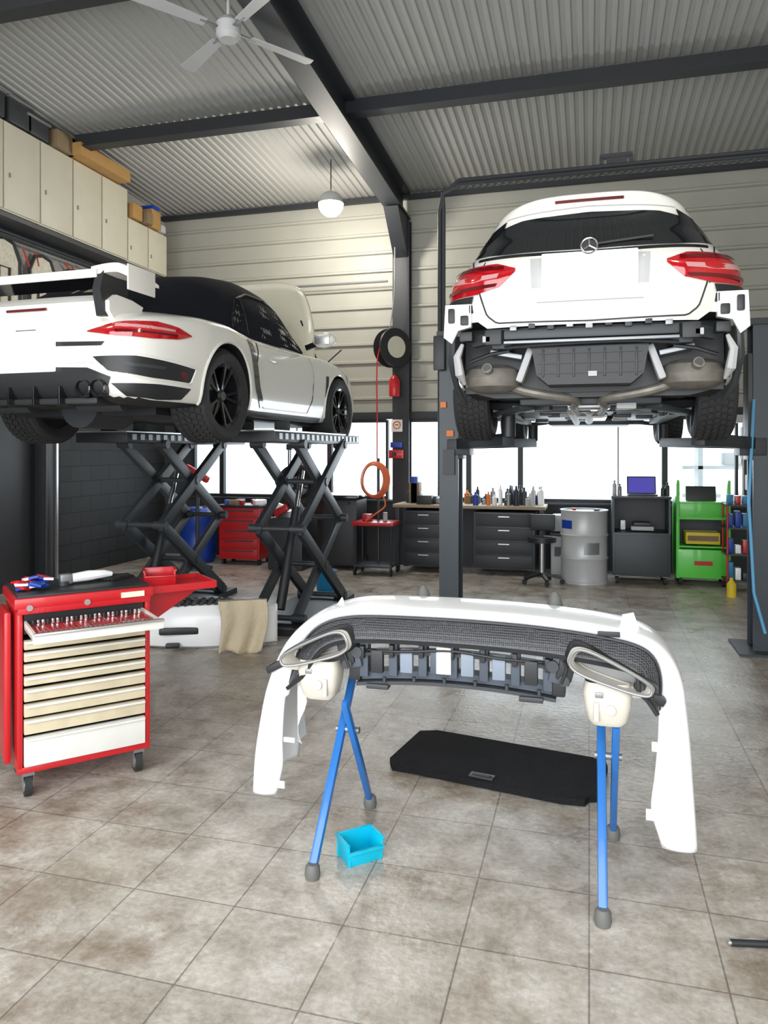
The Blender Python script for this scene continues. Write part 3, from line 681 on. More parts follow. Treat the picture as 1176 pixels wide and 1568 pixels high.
# ------------------------------------------------------------ bumper
BU,BV=-.51,2.888
br=empty('detached_rear_bumper',(BU,BV,0))
right=[(0,.975),(.15,.973),(.3,.968),(.45,.958),(.58,.944),(.68,.926),(.75,.895),(.80,.84),(.832,.76),(.846,.66),(.858,.54),(.866,.42),(.874,.30),(.883,.16)]
left=[(-.15,.974),(-.3,.971),(-.42,.963),(-.52,.94),(-.61,.893),(-.69,.815),(-.745,.72),(-.79,.60),(-.82,.46),(-.842,.32),(-.852,.17)]
arch=left[::-1]+right
ar=resamp(smooth(arch,500),150)
NA=150
nor=[]
for i in range(NA):
    a=ar[max(i-1,0)];b=ar[min(i+1,NA-1)];t=(b-a)/np.linalg.norm(b-a);nor.append((-t[1],t[0]))
nin=pchip([.1,.2,.3,.42,.55,.7,.82,.93,.98],[.10,.125,.145,.125,.105,.085,.06,.038,.034])
def pt(i,v,n_): return (ar[i][0]+nor[i][0]*n_,v,ar[i][1]+nor[i][1]*n_)
sk=MB('painted_skin');G=[]
for i in range(NA):
    zc=ar[i][1];k=nin(min(max(zc,.1),.98))
    if ar[i][0]<0 and zc<.6: k*=.85
    sec=smooth([(0.015,-k),(-.004,-.6*k),(-.006,-.2*k),(.004,-.03*k),(.03,.004),(.12,.008),(.25,0),(.34,-.02),(.40,-.05)],26)
    G.append([pt(i,q[0],q[1]) for q in sec])
sk.grid(G,bwhite)
sk.obj(parent=br,solid=.005,sharp=60)
gr=MB('grille_band');G=[];G2=[]
lo=[i for i in range(NA) if ar[i][1]>.66]
for i in lo:
    k=nin(ar[i][1]);f_=min(1,max(0,(ar[i][1]-.66)/.12))
    wd=.080*f_+.004
    G.append([pt(i,.005,-k+.004),pt(i,-.02,-k-.2*wd),pt(i,-.05,-k-.6*wd),pt(i,-.06,-k-wd)])
    G2.append(pt(i,-.06,-k-wd))
gr.grid(G,honey);gr.tube(G2,.009,black,n=6)
gr.tube([pt(i,-.004,-nin(ar[i][1])-.001) for i in lo],.006,black,n=6)
gr.obj(parent=br)
ex=MB('exhaust_finishers')
for sg in(-1,1):
    ang=-sg*R_(21);cx,cz=(-.545,.805) if sg<0 else (.585,.80)
    def ol(sc,v,ofz=0):
        o=[]
        for k in range(44):
            a=2*math.pi*k/44;ca,sa=math.cos(a),math.sin(a)
            x=.148*sc*math.copysign(abs(ca)**.62,ca);z=.040*(sc+.3*(sc-1))*math.copysign(abs(sa)**.62,sa)*(1+.30*(-sg)*x/.145)
            o.append((cx+x*math.cos(ang)-z*math.sin(ang),v,cz+x*math.sin(ang)+z*math.cos(ang)+ofz))
        return o
    ex.tube(ol(1,-.095),.006,satin,closed=True,n=8)
    ex.grid([ol(1.08,-.05),ol(1.05,-.09),ol(1,-.10),ol(.96,-.095),ol(.93,-.085,-.002),ol(.85,-.03,-.004),ol(.80,.0,-.006)],funnel,cv=True)
    ex.geo(ol(.80,.0,-.006),[list(range(44))],satin)
    ex.tube(ol(.80,-.004,-.006),.004,beige,closed=True,n=6)
    ex.grid([ol(1.20,-.02),ol(1.14,-.06),ol(1.05,-.075)],black,cv=True)
    cc=-.545 if sg<0 else .575
    ex.T=Matrix.Translation((cc,.0,.665));G=[]
    for zz_,w_,d_ in((.09,.080,.06),(.05,.088,.07),(0,.082,.068),(-.05,.07,.058),(-.068,.055,.045),(-.07,.02,.02)):
        G.append([(w_*math.copysign(abs(math.cos(a))**.5,math.cos(a)),d_*math.copysign(abs(math.sin(a))**.5,math.sin(a)),zz_) for a in np.linspace(0,2*math.pi,28,endpoint=False)])
    ex.grid(G,beige,cv=True);ex.box((-sg*.04,-.066,-.01),(.02,.02,.07),beige,bev=.006);ex.box((sg*.1,0,.06),(.09,.08,.04),beige,bev=.01)
    ex.cyl((.01,-.075,.0),(.01,-.06,.0),.018,funnel);ex.box((-.03,-.066,.05),(.03,.012,.02),satin,bev=.004);ex.T=Matrix.Identity(4)
    ex.box((sg*.43,0,.80),(.06,.09,.11),black,rot=(0,sg*.25,0),bev=.01);ex.box((sg*.40,.02,.72),(.05,.06,.09),black,bev=.01);ex.box((sg*.72,.0,.72),(.12,.08,.03),black,rot=(0,sg*.5,0),bev=.008)
    ex.cyl((sg*.42,-.05,.75),(sg*.42,.03,.75),.02,dgrey);ex.tube([(sg*.40,-.03,.84),(sg*.43,-.05,.80),(sg*.41,-.05,.74)],.006,black,sm=8)
ex.obj(parent=br)
ce=MB('inner_bracket')
def arcz(s_): return .865-.16*s_*s_
for (a,th,m,v) in((0.0,.035,slate,.0),(-.15,.03,slate,.03),(-.175,.014,dgrey,.0),(-.055,.012,black,-.01)):
    G=[]
    for s_ in np.linspace(-.39,.39,21):
        z_=arcz(s_)+a;G.append([(s_,v-.02,z_-th/2),(s_,v-.02,z_+th/2),(s_,v+.05,z_+th/2),(s_,v+.05,z_-th/2)])
    ce.grid(G,m,cv=True)
for k in range(7):
    s_=-.36+.12*k;z_=arcz(s_)-.075;ce.box((s_,.01,z_),(.035,.05,.15),slate,bev=.005);ce.box((s_,-.03,z_+.03),(.018,.03,.05),black,bev=.003)
for k in range(6):
    s_=-.30+.12*k;z_=arcz(s_)-.08
    ce.box((s_,-.025,z_-.005),(.05,.03,.09),bluegrey if k in(1,3,4) else (black if k!=2 else slate),bev=.006)
    ce.cyl((s_+.03,-.03,z_-.065),(s_+.03,-.03,z_-.085),.008,dgrey)
ce.box((-.03,-.045,.79),(.055,.006,.10),plate)
for sg in(-1,1):
    ce.box((sg*.41,0,.78),(.08,.07,.10),slate,rot=(0,sg*.2,0),bev=.01);ce.cyl((sg*.38,-.05,.80),(sg*.38,.0,.80),.022,dgrey)
    ce.box((sg*.30,-.01,.665),(.09,.05,.02),dgrey,bev=.004)
ce.tube([(-.4,.0,.80),(-.2,-.05,.815),(0,-.045,.83),(.2,-.05,.815),(.4,0,.80)],.006,black,sm=30)
ce.obj(parent=br)
ta=MB('mounting_tabs')
for (s_,z_,w_,h_) in((-.735,.21,.05,.03),(.755,.52,.05,.035),(.735,.27,.05,.04),(-.69,.40,.05,.02)):
    ta.box((s_,.01,z_),(w_,.01,h_),bwhite,bev=.003)
ta.prism([(0,0),(.07,0),(.05,.06),(.01,.05)],.01,bwhite,Matrix.Translation((.62,.06,.935))@Matrix.Rotation(R_(90),4,'X'))
ta.box((.58,.0,.925),(.08,.03,.02),black,bev=.004)
ta.prism([(0,0),(.05,0),(.03,.045)],.01,bwhite,Matrix.Translation((-.52,.1,.94))@Matrix.Rotation(R_(90),4,'X'))
G=[]
for z_ in np.linspace(.38,.70,10): G.append([(-.64+.02*math.sin(z_*25),.03,z_),(-.67,.05,z_),(-.68+.02*math.cos(z_*18),.14,z_),(-.74,.3,z_)])
ta.grid(G,bwhite)
ta.obj(parent=br)
sd=MB('bumper_stand')
for uc in(-.973,.07):
    a=.025
    sd.beam((uc-a,2.645,.045),(uc-a,3.28,.78),.034,.034,blue,bev=.012);sd.beam((uc+a,3.22,.045),(uc+a,2.864,.59),.028,.034,blue,bev=.012)
    sd.cyl((uc-.05,2.985,.435),(uc+.05,2.985,.435),.014,grey)
    for q,x in(((2.635),-a),((3.23),a)):
        sd.lathe([(.001,0),(.026,.0),(.030,.015),(.027,.045),(.02,.055),(.001,.055)],peg,Matrix.Translation((uc+x,q,0)),n=16)
    sd.cyl((uc-.04,3.28,.78),(uc+.04,3.28,.78),.02,blue)
sd.beam((-1.0,3.26,.79),(.1,3.26,.79),.03,.03,blue)
for u in(-.71,-.14):
    sd.cyl((u,3.26,.78),(u,3.26,.91),.012,grey);sd.lathe([(.036,0),(.034,.04),(.024,.075),(.010,.095),(.001,.098)],peg,Matrix.Translation((u,3.26,.905)),n=16)
sd.obj()
bp_=MB('boot_floor_panel')
c4=[world(.20,4.19),world(.30,4.20),world(1.06,3.83),world(1.12,3.79),world(1.11,3.72),world(.98,3.40),world(.93,3.40),world(.90,3.36),world(.80,3.38),world(.16,3.69),world(.04,3.74),world(.03,3.82)]
bp_.prism([(a,b) for a,b in c4],.03,carpet,Matrix.Translation((0,0,.02)))
cx,cy=world(.47,3.60);bp_.box((cx,cy,.037),(.12,.05,.01),dgrey,rot=(0,0,R_(-10)),bev=.004);bp_.box((cx,cy,.043),(.09,.025,.006),black,rot=(0,0,R_(-10)),bev=.002)
bp_.obj()
bb=MB('storage_bin');
def bin_(B,m,w=.15,d=.11,h=.085):
    B.box((0,0,.004),(w*.88,d*.88,.008),m)
    for sx in(-1,1): B.box((sx*(w/2-.006),0,h/2),(.006,d,h),m,rot=(0,sx*.08,0),bev=.002)
    B.box((0,d/2-.004,h/2),(w,.006,h),m,bev=.002);B.box((0,-d/2+.004,h*.33),(w,.006,h*.66),m,rot=(.15,0,0),bev=.002)
    for sx in(-1,1): B.box((sx*w/2,0,h),(.014,d*1.05,.008),m,bev=.003)
    B.box((0,d/2,h),(w*1.05,.014,.008),m,bev=.003);B.box((0,-d/2-.008,h*.66),(w,.016,.008),m,bev=.003)
bin_(bb,bluebin);x,y=world(-.095,2.95);bb.obj(loc=(x,y,0),rz=PHI+R_(28))
tl=MB('hand_torch');tl.cyl((0,0,.012),(.12,0,.012),.011,black);tl.cyl((.12,0,.012),(.15,0,.012),.016,dgrey);tl.cyl((-.01,0,.012),(0,0,.012),.008,alu);tl.tube([(.02,.02,.006),(.08,.03,.006),(.13,.02,.006)],.004,lgrey)
x,y=world(1.12,2.42);tl.obj(loc=(x,y,0),rz=PHI+R_(-4))
# ------------------------------------------------------------ tool cart
tc=MB('tool_trolley')
Wd,Dp=.60,.42
tc.box((Wd/2,Dp/2,.135),(Wd,Dp,.03),redp,bev=.006)
tc.box((.012,Dp/2,.52),(.024,Dp,.76),redp,bev=.006);tc.box((Wd-.012,Dp/2,.52),(.024,Dp,.76),redp,bev=.006);tc.box((Wd/2,Dp-.01,.52),(Wd,.02,.76),redp)
tc.box((Wd/2,Dp/2,.90),(Wd+.03,Dp+.03,.05),redp,bev=.012);tc.box((Wd/2,Dp/2,.929),(Wd+.0,Dp,.012),black,bev=.004)
tc.box((Wd/2,-.002,.875),(Wd,.02,.05),redp,bev=.006)
tc.box((-.03,Dp/2,.5),(.03,Dp*.6,.7),redp,bev=.01)
zs_=[(.77,.055),(.71,.05),(.655,.05),(.60,.05),(.545,.05),(.48,.065),(.41,.065),(.335,.075),(.22,.14)]
for z_,h_ in zs_[1:]:
    tc.box((Wd/2,.0,z_),(Wd-.055,.03,h_-.008),drawer if h_<.1 else drawer2,bev=.005);tc.box((Wd/2,-.018,z_+h_/2-.012),(Wd-.06,.02,.012),drawer2,bev=.004)
    tc.box((Wd/2,.2,z_),(Wd-.06,.36,h_-.015),dgrey)
tc.box((Wd/2,.2,.80),(Wd-.06,.36,.09),black)
e_=-.30
tc.box((Wd/2,e_+.16,.79),(Wd-.06,.32,.012),drawer2)
for xx in(.035,Wd-.035): tc.box((xx,e_+.16,.80),(.01,.32,.035),drawer2)
tc.box((Wd/2,e_,.80),(Wd-.045,.022,.045),drawer2,bev=.006);tc.box((Wd/2,e_-.015,.82),(Wd-.05,.02,.012),alu,bev=.003)
tc.box((Wd/2,e_+.155,.80),(Wd-.09,.27,.012),redp)
for k in range(24):
    x=.06+k*.0205;l=.06+.08*random.random();tc.beam((x,e_+.03,.812),(x+random.uniform(-.01,.01),e_+.04+l+.05,.812),.008,.006,tool)
    tc.cyl((x,e_+.04,.808),(x,e_+.04,.822),.010,tool,n=8);tc.cyl((x,e_+.25,.808),(x,e_+.25,.83),.008,tool if k%3 else black,n=8)
for x,y in((.05,.05),(Wd-.05,.05),(.05,Dp-.05),(Wd-.05,Dp-.05)):
    tc.box((x,y,.11),(.05,.06,.02),grey);
    for q in(-.022,.022): tc.box((x+q,y,.08),(.004,.045,.07),grey)
    tc.cyl((x-.016,y,.052),(x+.016,y,.052),.052,rubber,n=24);tc.cyl((x-.019,y,.052),(x+.019,y,.052),.032,alu,n=20)
tc.box((Wd-.09,-.02,.897),(.11,.008,.026),cream);tc.cyl((.05,-.02,.88),(.05,-.012,.88),.014,alu);tc.cyl((.30,-.02,.88),(.30,-.012,.88),.014,alu)
tc.box((Wd+.19,Dp*.55,.875),(.36,.30,.015),redp,bev=.004)
for a,b,c_,d_ in((Wd+.19,Dp*.55-.15,.36,.012),(Wd+.19,Dp*.55+.15,.36,.012),(Wd+.37,Dp*.55,.012,.30)): tc.box((a,b,.888),(c_,d_,.035),redp)
tc.prism([(0,0),(.33,0),(0,-.20)],.012,redp,Matrix.Translation((Wd,Dp*.55-.05,.87))@Matrix.Rotation(R_(90),4,'X'))
crt=tc.obj(loc=(-2.51,2.85,0),rz=PHI+R_(33))
def oncart(x,y,z): return crt.matrix_basis@Vector((x,y,z))
o=MB('red_storage_bin');bin_(o,redp,.16,.12,.08);o.obj(loc=oncart(Wd+.12,Dp*.6,.884),rz=PHI+R_(20))
o=MB('angle_grinder_tool')
o.tube([(0,0,.03),(.08,.0,.035),(.16,.01,.035),(.2,.015,.03)],[.022,.026,.02,.012],bwhite,sm=0,n=10);o.box((-.03,0,.03),(.06,.045,.05),grey,bev=.01);o.cyl((-.04,0,.0),(-.04,0,.02),.03,dgrey)
o.obj(loc=oncart(.27,.2,.936),rz=PHI+R_(38))
o=MB('rag_pile')
for k in range(16): o.box((random.uniform(-.05,.05),random.uniform(-.05,.05),.014+.003*k),(.06,.045,.012),random.choice([redp,bwhite,bluedk,redp]),rot=(random.uniform(-.3,.3),random.uniform(-.3,.3),random.random()*3),bev=.004)
o.obj(loc=oncart(.09,.14,.936))
o=MB('hand_tool_set')
for k in range(8): o.beam((.02*k,-.05,.008),(.02*k+random.uniform(-.05,.05),.1,.008),.01,.008,random.choice([tool,black,dgrey]))
o.obj(loc=oncart(.40,.32,.936))
# ------------------------------------------------------------ floor stuff mid left
fb=MB('detached_front_bumper');G=[]
for s_ in np.linspace(-1,1,40):
    x=.52*s_*(1);y=.12*s_*s_;row=[]
    for q,(dy,z) in enumerate(smooth([(.10,.36),(.02,.35),(-.03,.26),(-.04,.16),(-.02,.05),(.05,.015)],12)):
        row.append((x,y+dy,z*(1-.12*s_*s_)))
    G.append(row)
fb.grid(G,bwhite)
fb.box((-.25,-.03,.17),(.3,.03,.05),black,bev=.02)
fb.box((-.3,-.02,.055),(.1,.04,.03),black,bev=.008)
for k in range(10): fb.tube([(-.45+.06*k,.05,.36),(-.42+.06*k,.0+.02*random.random(),.41),(-.38+.06*k,.08,.38)],.014,random.choice([black,black,dgrey,lgrey]),sm=8)
fb.box((-.2,.12,.38),(.5,.14,.05),black,rot=(0,.05,.1),bev=.02)
x,y=world(-1.38,6.0);fbo=fb.obj(loc=(x,y,0),rz=PHI+R_(8),solid=.008)
cl=MB('cloth_sheet');G=[]
for i in range(40):
    s_=i/39;row=[]
    for j in range(16):
        t=j/15;zz_=.40*(1-t)+.01+.02*t*math.sin(s_*7);row.append((-.02+.38*s_-.05*t*(s_-.5)+.02*math.sin(t*4),-.075-.05*t-.018*math.sin(s_*13+t*2)*(.4+t)-.02*math.sin(s_*5+1),zz_))
    row=[(row[0][0],.08,.375-.02*math.sin(s_*6))]+[(row[0][0],0,.405)]+row;G.append(row)
cl.grid(G,cloth);cl.obj(loc=(x+.08,y+.01,0),rz=PHI+R_(8),solid=.006,sharp=80)
bk=MB('blue_bucket');bk.lathe([(.001,.002),(.10,.002),(.125,.24),(.13,.25),(.12,.25),(.10,.01)],bluecan,n=24);bk.cyl((0,0,.22),(0,0,.245),.118,black)
x,y=world(-.66,8.5);bk.obj(loc=(x,y,0))
# ------------------------------------------------------------ back row furniture
wb_=MB('workbench')
wb_.box((-1.52,9.90,.87),(1.98,.58,.04),woodm,bev=.004)
for x in(-2.46,-.58):
    for y in(9.7,10.12): wb_.box((x,y,.425),(.05,.05,.85),benchb)
wb_.box((-2.1,9.90,.45),(.55,.5,.72),benchb,bev=.006);wb_.box((-1.05,9.90,.45),(.78,.5,.72),benchb,bev=.006)
for k in range(4):
    for xc,wd in((-2.1,.5),(-1.05,.72)):
        wb_.box((xc,9.64,.18+.175*k),(wd,.02,.155),steel,bev=.004);wb_.box((xc,9.625,.23+.175*k),(.14,.015,.012),alu)
wb_.obj()
bt=MB('bottles_and_cans')
for k in range(34):
    x=random.uniform(-1.6,-.6);y=random.uniform(9.7,10.1);h=random.uniform(.08,.26);r=random.uniform(.022,.04)
    m=random.choice([lgrey,dgrey,card2,bluedk,grey,grey,bwhite,orange2,black])
    bt.lathe([(.001,0),(r,0),(r,h*.75),(r*.4,h*.85),(r*.4,h),(.001,h)],m,Matrix.Translation((x,y,.89)),n=14)
bt.obj()
bx=MB('bench_parts_boxes')
for (x,y,sx,sz,m) in((-2.3,10.0,.2,.16,benchb),(-2.28,9.95,.14,.28,card2),(-2.28,9.95,.1,.36,bluedk),(-2.05,9.95,.16,.1,dgrey),(-1.9,9.9,.14,.08,grey),(-1.75,10,.12,.2,black),(-2.1,9.75,.2,.12,black)):
    bx.box((x,y,.89+sz/2),(sx,.18,sz),m,bev=.01)
bx.obj()
hs=MB('air_hose_trolley')
hs.box((0,0,.66),(.55,.4,.05),redp,bev=.01);hs.box((0,0,.12),(.5,.4,.03),benchb,bev=.01)
for sx in(-.24,.24):
    for sy in(-.17,.17): hs.cyl((sx,sy,.08),(sx,sy,.66),.015,steel);hs.cyl((sx-.012,sy,.045),(sx+.012,sy,.045),.045,rubber)
hs.cyl((0,.1,.12),(0,.1,1.5),.02,dgrey);hs.beam((0,.1,1.42),(0,-.08,1.42),.03,.03,bluedk)
for k in range(6):
    hs.tube([((.19-.010*k)*math.cos(a),-.05-.02*k+.01*math.sin(3*a),1.22+(.23-.006*k)*math.sin(a)) for a in np.linspace(0,2*math.pi,32,endpoint=False)],.013,orange,closed=True,n=6)
hs.tube([(.1,-.08,1.05),(.16,-.15,.9),(.05,-.18,.8),(-.1,-.15,.70)],.011,orange,sm=14,n=6)
hs.cyl((.12,0,.69),(.12,0,.8),.03,lgrey);hs.box((-.12,0,.73),(.12,.1,.09),redp,bev=.01)
x,y=world(-.10,9.75);hs.obj(loc=(x,y,0))
bn=MB('waste_bin_container');bn.box((0,0,.5),(.5,.5,.9),black,bev=.05);bn.box((0,-.02,.98),(.56,.56,.06),black2,bev=.02);bn.cyl((-.24,.24,.08),(.24,.24,.08),.08,rubber)
bn.box((0,-.28,.9),(.3,.04,.03),black)
bn.obj(loc=(-3.22,9.75,0))
ty=MB('tyre_changer')
ty.box((0,0,.35),(.5,.6,.7),dgrey,bev=.03);ty.cyl((0,0,.7),(0,0,.78),.22,grey,n=28);ty.box((0,.3,1.1),(.12,.12,1.3),redp,bev=.01);ty.beam((0,.3,1.65),(0,-.15,1.65),.08,.08,dgrey);ty.cyl((0,-.12,1.2),(0,-.12,1.7),.03,alu)
ty.wheel((.1,-.05,1.12),.30,.2,-1,black2,rubber,5);ty.box((-.2,-.1,.82),(.2,.15,.14),bwhite,rot=(0,.4,.3),bev=.02);ty.box((-.05,-.3,.8),(.22,.06,.1),redp,rot=(0,-.5,0),bev=.02)
ty.obj(loc=(-3.92,9.6,0))
rc=MB('red_tool_cabinet');rc.box((0,0,.44),(.62,.45,.72),redp,bev=.01)
for k in range(5): rc.box((0,-.23,.16+.14*k),(.56,.02,.12),redp,bev=.005);rc.box((0,-.245,.2+.14*k),(.45,.015,.015),dgrey)
rc.box((0,0,.82),(.66,.49,.04),black,bev=.01)
for sx in(-.27,.27): rc.cyl((sx-.02,-.15,.04),(sx+.02,-.15,.04),.04,rubber);rc.cyl((sx-.02,.15,.04),(sx+.02,.15,.04),.04,rubber)
for k in range(12): rc.box((random.uniform(-.25,.25),random.uniform(-.18,.1),.87),(random.uniform(.04,.15),.08,.07),random.choice([bwhite,bluedk,redp,dgrey,card2]),rot=(0,0,random.random()),bev=.01)
rc.obj(loc=(-4.72,9.8,0))
iw=MB('impact_wrench_stand');iw.cyl((0,0,0),(0,0,.03),.2,dgrey,n=20);iw.cyl((0,0,.03),(0,0,1.2),.025,dgrey);iw.beam((-.18,0,1.38),(.16,0,1.2),.08,.09,redp,bev=.02);iw.beam((-.02,0,1.32),(-.12,0,1.1),.05,.06,black,bev=.01);iw.beam((-.1,0,1.1),(-.2,0,1.05),.08,.08,bluedk,bev=.01)
iw.obj(loc=(-5.1,9.1,0))
bd=MB('blue_barrel');bd.lathe([(.001,.0),(.22,.0),(.25,.05),(.26,.25),(.25,.27),(.25,.5),(.26,.52),(.25,.72),(.2,.78),(.001,.78)],bluedk,n=32);bd.cyl((.1,0,.78),(.1,0,.80),.03,black);bd.obj(loc=(-5.45,9.75,0))
so=MB('workshop_stool');so.cyl((0,0,.5),(0,0,.56),.17,black,n=24);so.cyl((0,0,.1),(0,0,.5),.025,alu)
for k in range(5):
    a=k*2*math.pi/5;so.beam((0,0,.12),(.24*math.cos(a),.24*math.sin(a),.07),.035,.03,black);so.cyl((.24*math.cos(a),.24*math.sin(a)-.012,.03),(.24*math.cos(a),.24*math.sin(a)+.012,.03),.03,rubber)
so.box((0,.16,.72),(.3,.04,.2),black,bev=.02);so.beam((0,.1,.5),(0,.18,.7),.03,.01,black);so.obj(loc=(-.55,9.22,0))
cr=MB('grey_storage_crate');cr.box((0,0,.25),(.30,.3,.5),lgrey,bev=.02);cr.box((0,0,.52),(.32,.33,.04),dgrey,bev=.01);cr.box((0,-.155,.3),(.2,.01,.12),dgrey);cr.box((0,0,.66),(.28,.26,.22),lgrey,bev=.03);cr.obj(loc=(-.33,10.05,0))
dr=MB('oil_drum');dr.lathe([(.001,.02),(.27,.02),(.285,.0),(.285,.02),(.275,.03),(.275,.28),(.288,.30),(.275,.32),(.275,.56),(.288,.58),(.275,.60),(.275,.85),(.287,.88),(.27,.88),(.265,.86),(.001,.86)],drumm,n=48)
dr.cyl((.15,-.05,.86),(.15,-.05,.89),.035,black);dr.cyl((-.12,.12,.86),(-.12,.12,.885),.025,redp)
G=[[(.277*math.cos(a),.277*math.sin(a),z) for z in(.66,.76)] for a in np.linspace(R_(200),R_(240),14)];dr.grid(G,bluedk)
G=[[(.277*math.cos(a),.277*math.sin(a),z) for z in(.36,.5)] for a in np.linspace(R_(270),R_(310),14)];dr.grid(G,grey)
dr.obj(loc=(-.06,9.5,0))
dc=MB('diagnostic_computer_cart')
dc.box((0,0,.36),(.66,.5,.52),benchb,bev=.01);dc.box((0,-.255,.36),(.6,.01,.46),dgrey,bev=.004)
for sx in(-.32,.32): dc.box((sx,0,.82),(.025,.5,.42),benchb)
dc.box((0,.24,.82),(.64,.02,.42),black);dc.box((0,0,1.04),(.68,.54,.03),dgrey,bev=.006)
dc.box((.02,-.05,.66),(.26,.2,.05),lgrey,bev=.01);dc.box((.02,-.02,.71),(.2,.2,.04),dgrey,bev=.01);dc.box((-.2,.0,.69),(.06,.1,.12),bwhite,bev=.01)
for sx in(-.27,.27):
    for sy in(-.18,.18): dc.cyl((sx-.015,sy,.045),(sx+.015,sy,.045),.045,rubber);dc.box((sx,sy,.095),(.05,.05,.015),grey)
dc.obj(loc=(.60,9.68,0))
lt=MB('laptop');lt.box((0,0,.01),(.34,.24,.016),dgrey,bev=.004);lt.box((0,.14,.12),(.34,.012,.22),dgrey,rot=(-.25,0,0),bev=.004);lt.box((0,.131,.12),(.31,.006,.19),screen,rot=(-.25,0,0));lt.obj(loc=(.62,9.6,1.056))
sb=MB('spray_bottles')
for x,h in((.30,.18),(.36,.14),(.86,.12),(.91,.16)): sb.lathe([(.001,0),(.025,0),(.025,h*.7),(.01,h*.85),(.015,h),(.001,h)],random.choice([dgrey,grey,lgrey]),Matrix.Translation((x,9.62,1.056)),n=12)
sb.obj()
gc=MB('green_equipment_cart')
for sx in(-.28,.28): gc.box((sx,0,.65),(.04,.45,1.14),green,bev=.01)
gc.box((0,0,.26),(.56,.46,.34),green,bev=.01);gc.box((0,-.235,.27),(.2,.008,.05),redp);gc.box((0,.2,.6),(.54,.02,.34),dgrey);gc.box((0,0,.46),(.54,.44,.02),green)
gc.box((0,-.02,.80),(.54,.42,.03),green);gc.box((0,-.02,.98),(.52,.4,.03),green,bev=.005);gc.box((0,-.21,.89),(.52,.02,.17),green,bev=.005)
gc.box((0,-.05,.56),(.38,.3,.14),yellow,bev=.01);gc.box((0,-.205,.56),(.34,.01,.06),card2)
gc.box((.0,.0,1.07),(.34,.05,.2),black,rot=(-.2,0,0),bev=.01);gc.box((-.28,-.22,1.0),(.03,.03,.5),green);gc.box((.28,-.22,1.0),(.03,.03,.5),green)
for sx in(-.25,.25):
    for sy in(-.18,.18): gc.cyl((sx-.018,sy,.05),(sx+.018,sy,.05),.05,rubber);gc.box((sx,sy,.1),(.05,.05,.02),grey)
gc.obj(loc=(1.30,9.75,0))
rt=MB('parts_shelf_trolley')
for sx in(-.2,.2):
    for sy in(-.15,.15): rt.cyl((sx,sy,.04),(sx,sy,1.0),.012,redp);rt.cyl((sx-.012,sy,.035),(sx+.012,sy,.035),.035,rubber)
for z_ in(.12,.42,.72,.98):
    rt.box((0,0,z_),(.44,.34,.02),dgrey)
    for k in range(5 if z_<.9 else 3):
        hh=random.uniform(.08,.2);rt.box((-.16+.08*k,-.05,z_+.01+hh/2),(.06,.12,hh),random.choice([redp,bluedk,bwhite,orange2,bluecan,dgrey]),bev=.008)
x,y=world(4.13,8.6);rt.obj(loc=(x,y,0))
yb=MB('yellow_bottle');yb.lathe([(.001,0),(.05,0),(.05,.14),(.02,.18),(.02,.21),(.001,.21)],yellow,n=16);x,y=world(3.80,8.2);yb.obj(loc=(x,y,0))
wp=MB('control_panel');wp.box((2.0,10.3,1.7),(.3,.12,.4),dgrey,bev=.01);wp.box((2.05,10.23,1.35),(.12,.03,.12),orange2);wp.box((2.0,10.3,1.2),(.2,.14,.2),black,bev=.02);wp.box((1.95,10.28,2.0),(.4,.1,.1),lgrey);wp.tube([(2.1,10.25,1.2),(2.15,10.2,.9),(2.0,10.2,.95),(2.05,10.2,1.15)],.012,redp,sm=14);wp.obj()
hr=MB('hose_reel')
T=Matrix.Translation((-2.62,10.02,3.02))@Matrix.Rotation(R_(-40),4,'Z')@Matrix.Rotation(R_(90),4,'Y')
hr.lathe([(.001,-.09),(.26,-.09),(.27,-.07),(.16,-.06),(.16,.06),(.27,.07),(.26,.09),(.001,.09)],black,T,n=32)
hr.lathe([(.001,.092),(.14,.092),(.15,.10),(.001,.10)],cab,T,n=24)
hr.box((-2.60,10.14,3.02),(.1,.12,.4),dgrey)
hr.tube([(-2.72,9.9,3.15),(-2.80,9.88,2.8),(-2.80,9.88,2.0),(-2.80,9.88,1.45)],.010,redp,sm=20);hr.tube([(-2.66,10.0,3.2),(-2.58,9.98,3.8),(-2.58,10.0,4.4)],.01,grey,sm=12)
hr.obj()
fe=MB('fire_extinguisher');fe.lathe([(.001,0),(.07,0),(.075,.02),(.075,.22),(.04,.28),(.02,.3),(.001,.3)],redp,n=20);fe.cyl((0,0,.3),(0,0,.34),.025,black);fe.beam((0,0,.34),(.07,-.03,.36),.02,.015,black);fe.beam((0,.06,.1),(0,.14,.1),.04,.02,dgrey);fe.obj(loc=(-2.60,10.05,2.35))
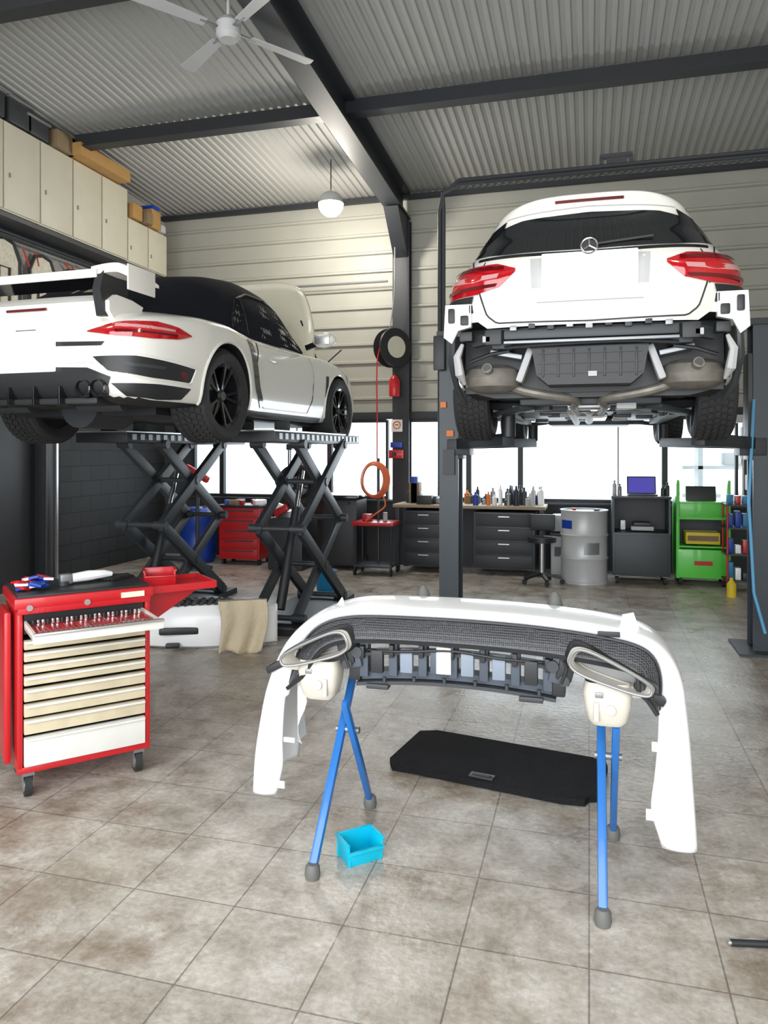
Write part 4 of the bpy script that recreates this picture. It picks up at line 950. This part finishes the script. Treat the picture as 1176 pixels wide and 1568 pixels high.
sg_=MB('warning_sign');sg_.box((-2.60,10.19,1.95),(.16,.008,.17),bwhite,bev=.003);sg_.tube([(-2.60+.05*math.cos(a),10.183,1.96+.05*math.sin(a)) for a in np.linspace(0,2*math.pi,20,endpoint=False)],.009,orange2,closed=True,n=6);sg_.box((-2.60,10.184,1.96),(.05,.004,.012),black);sg_.obj()
eb=MB('electric_socket_box');eb.box((-2.60,10.16,1.55),(.2,.08,.12),redp,bev=.01);eb.box((-2.60,10.16,1.68),(.16,.07,.08),bluedk,bev=.01);eb.cyl((-2.62,10.12,1.55),(-2.62,10.09,1.55),.03,black);eb.obj()
# ------------------------------------------------------------ lights
w=bpy.data.worlds.new('w');bpy.context.scene.world=w;w.use_nodes=True
bg=w.node_tree.nodes['Background'];bg.inputs[0].default_value=(.90,.96,1,1);bg.inputs[1].default_value=3.2
def area(name,loc,rot,sx,sy,p,col=(1,1,1)):
    l=bpy.data.lights.new(name,'AREA');l.shape='RECTANGLE';l.size=sx;l.size_y=sy;l.energy=p;l.color=col
    o=bpy.data.objects.new(name,l);COL.objects.link(o);o.location=loc;o.rotation_euler=rot;return o
area('door_daylight',(-1.4,-1.4,2.4),(R_(75),0,0),7.5,3.6,270,(.97,.98,1))
area('window_daylight',(-1.5,10.3,1.5),(R_(-90),0,0),7,1,80,(.86,.93,1))
def pl(name,loc,p,r=.15,col=(1,.93,.82)):
    l=bpy.data.lights.new(name,'POINT');l.energy=p;l.shadow_soft_size=r;l.color=col;o=bpy.data.objects.new(name,l);COL.objects.link(o);o.location=loc
pl('lamp_light',(lx,ly,4.45),110)
pl('fill_light_b',(-4.6,3.0,5.0),50);pl('fill_light_c',(1.2,2.2,5.0),60)  # two unseen fill lights, added to brighten the room
cam=bpy.data.cameras.new('cam');co=bpy.data.objects.new('camera',cam);COL.objects.link(co)
co.location=(0,0,1.6);co.rotation_euler=(R_(90),0,PHI);cam.sensor_fit='VERTICAL';cam.sensor_height=24;cam.lens=24*1148/1568;cam.shift_y=-94/1568
cam.clip_start=.05
bpy.context.scene.camera=co
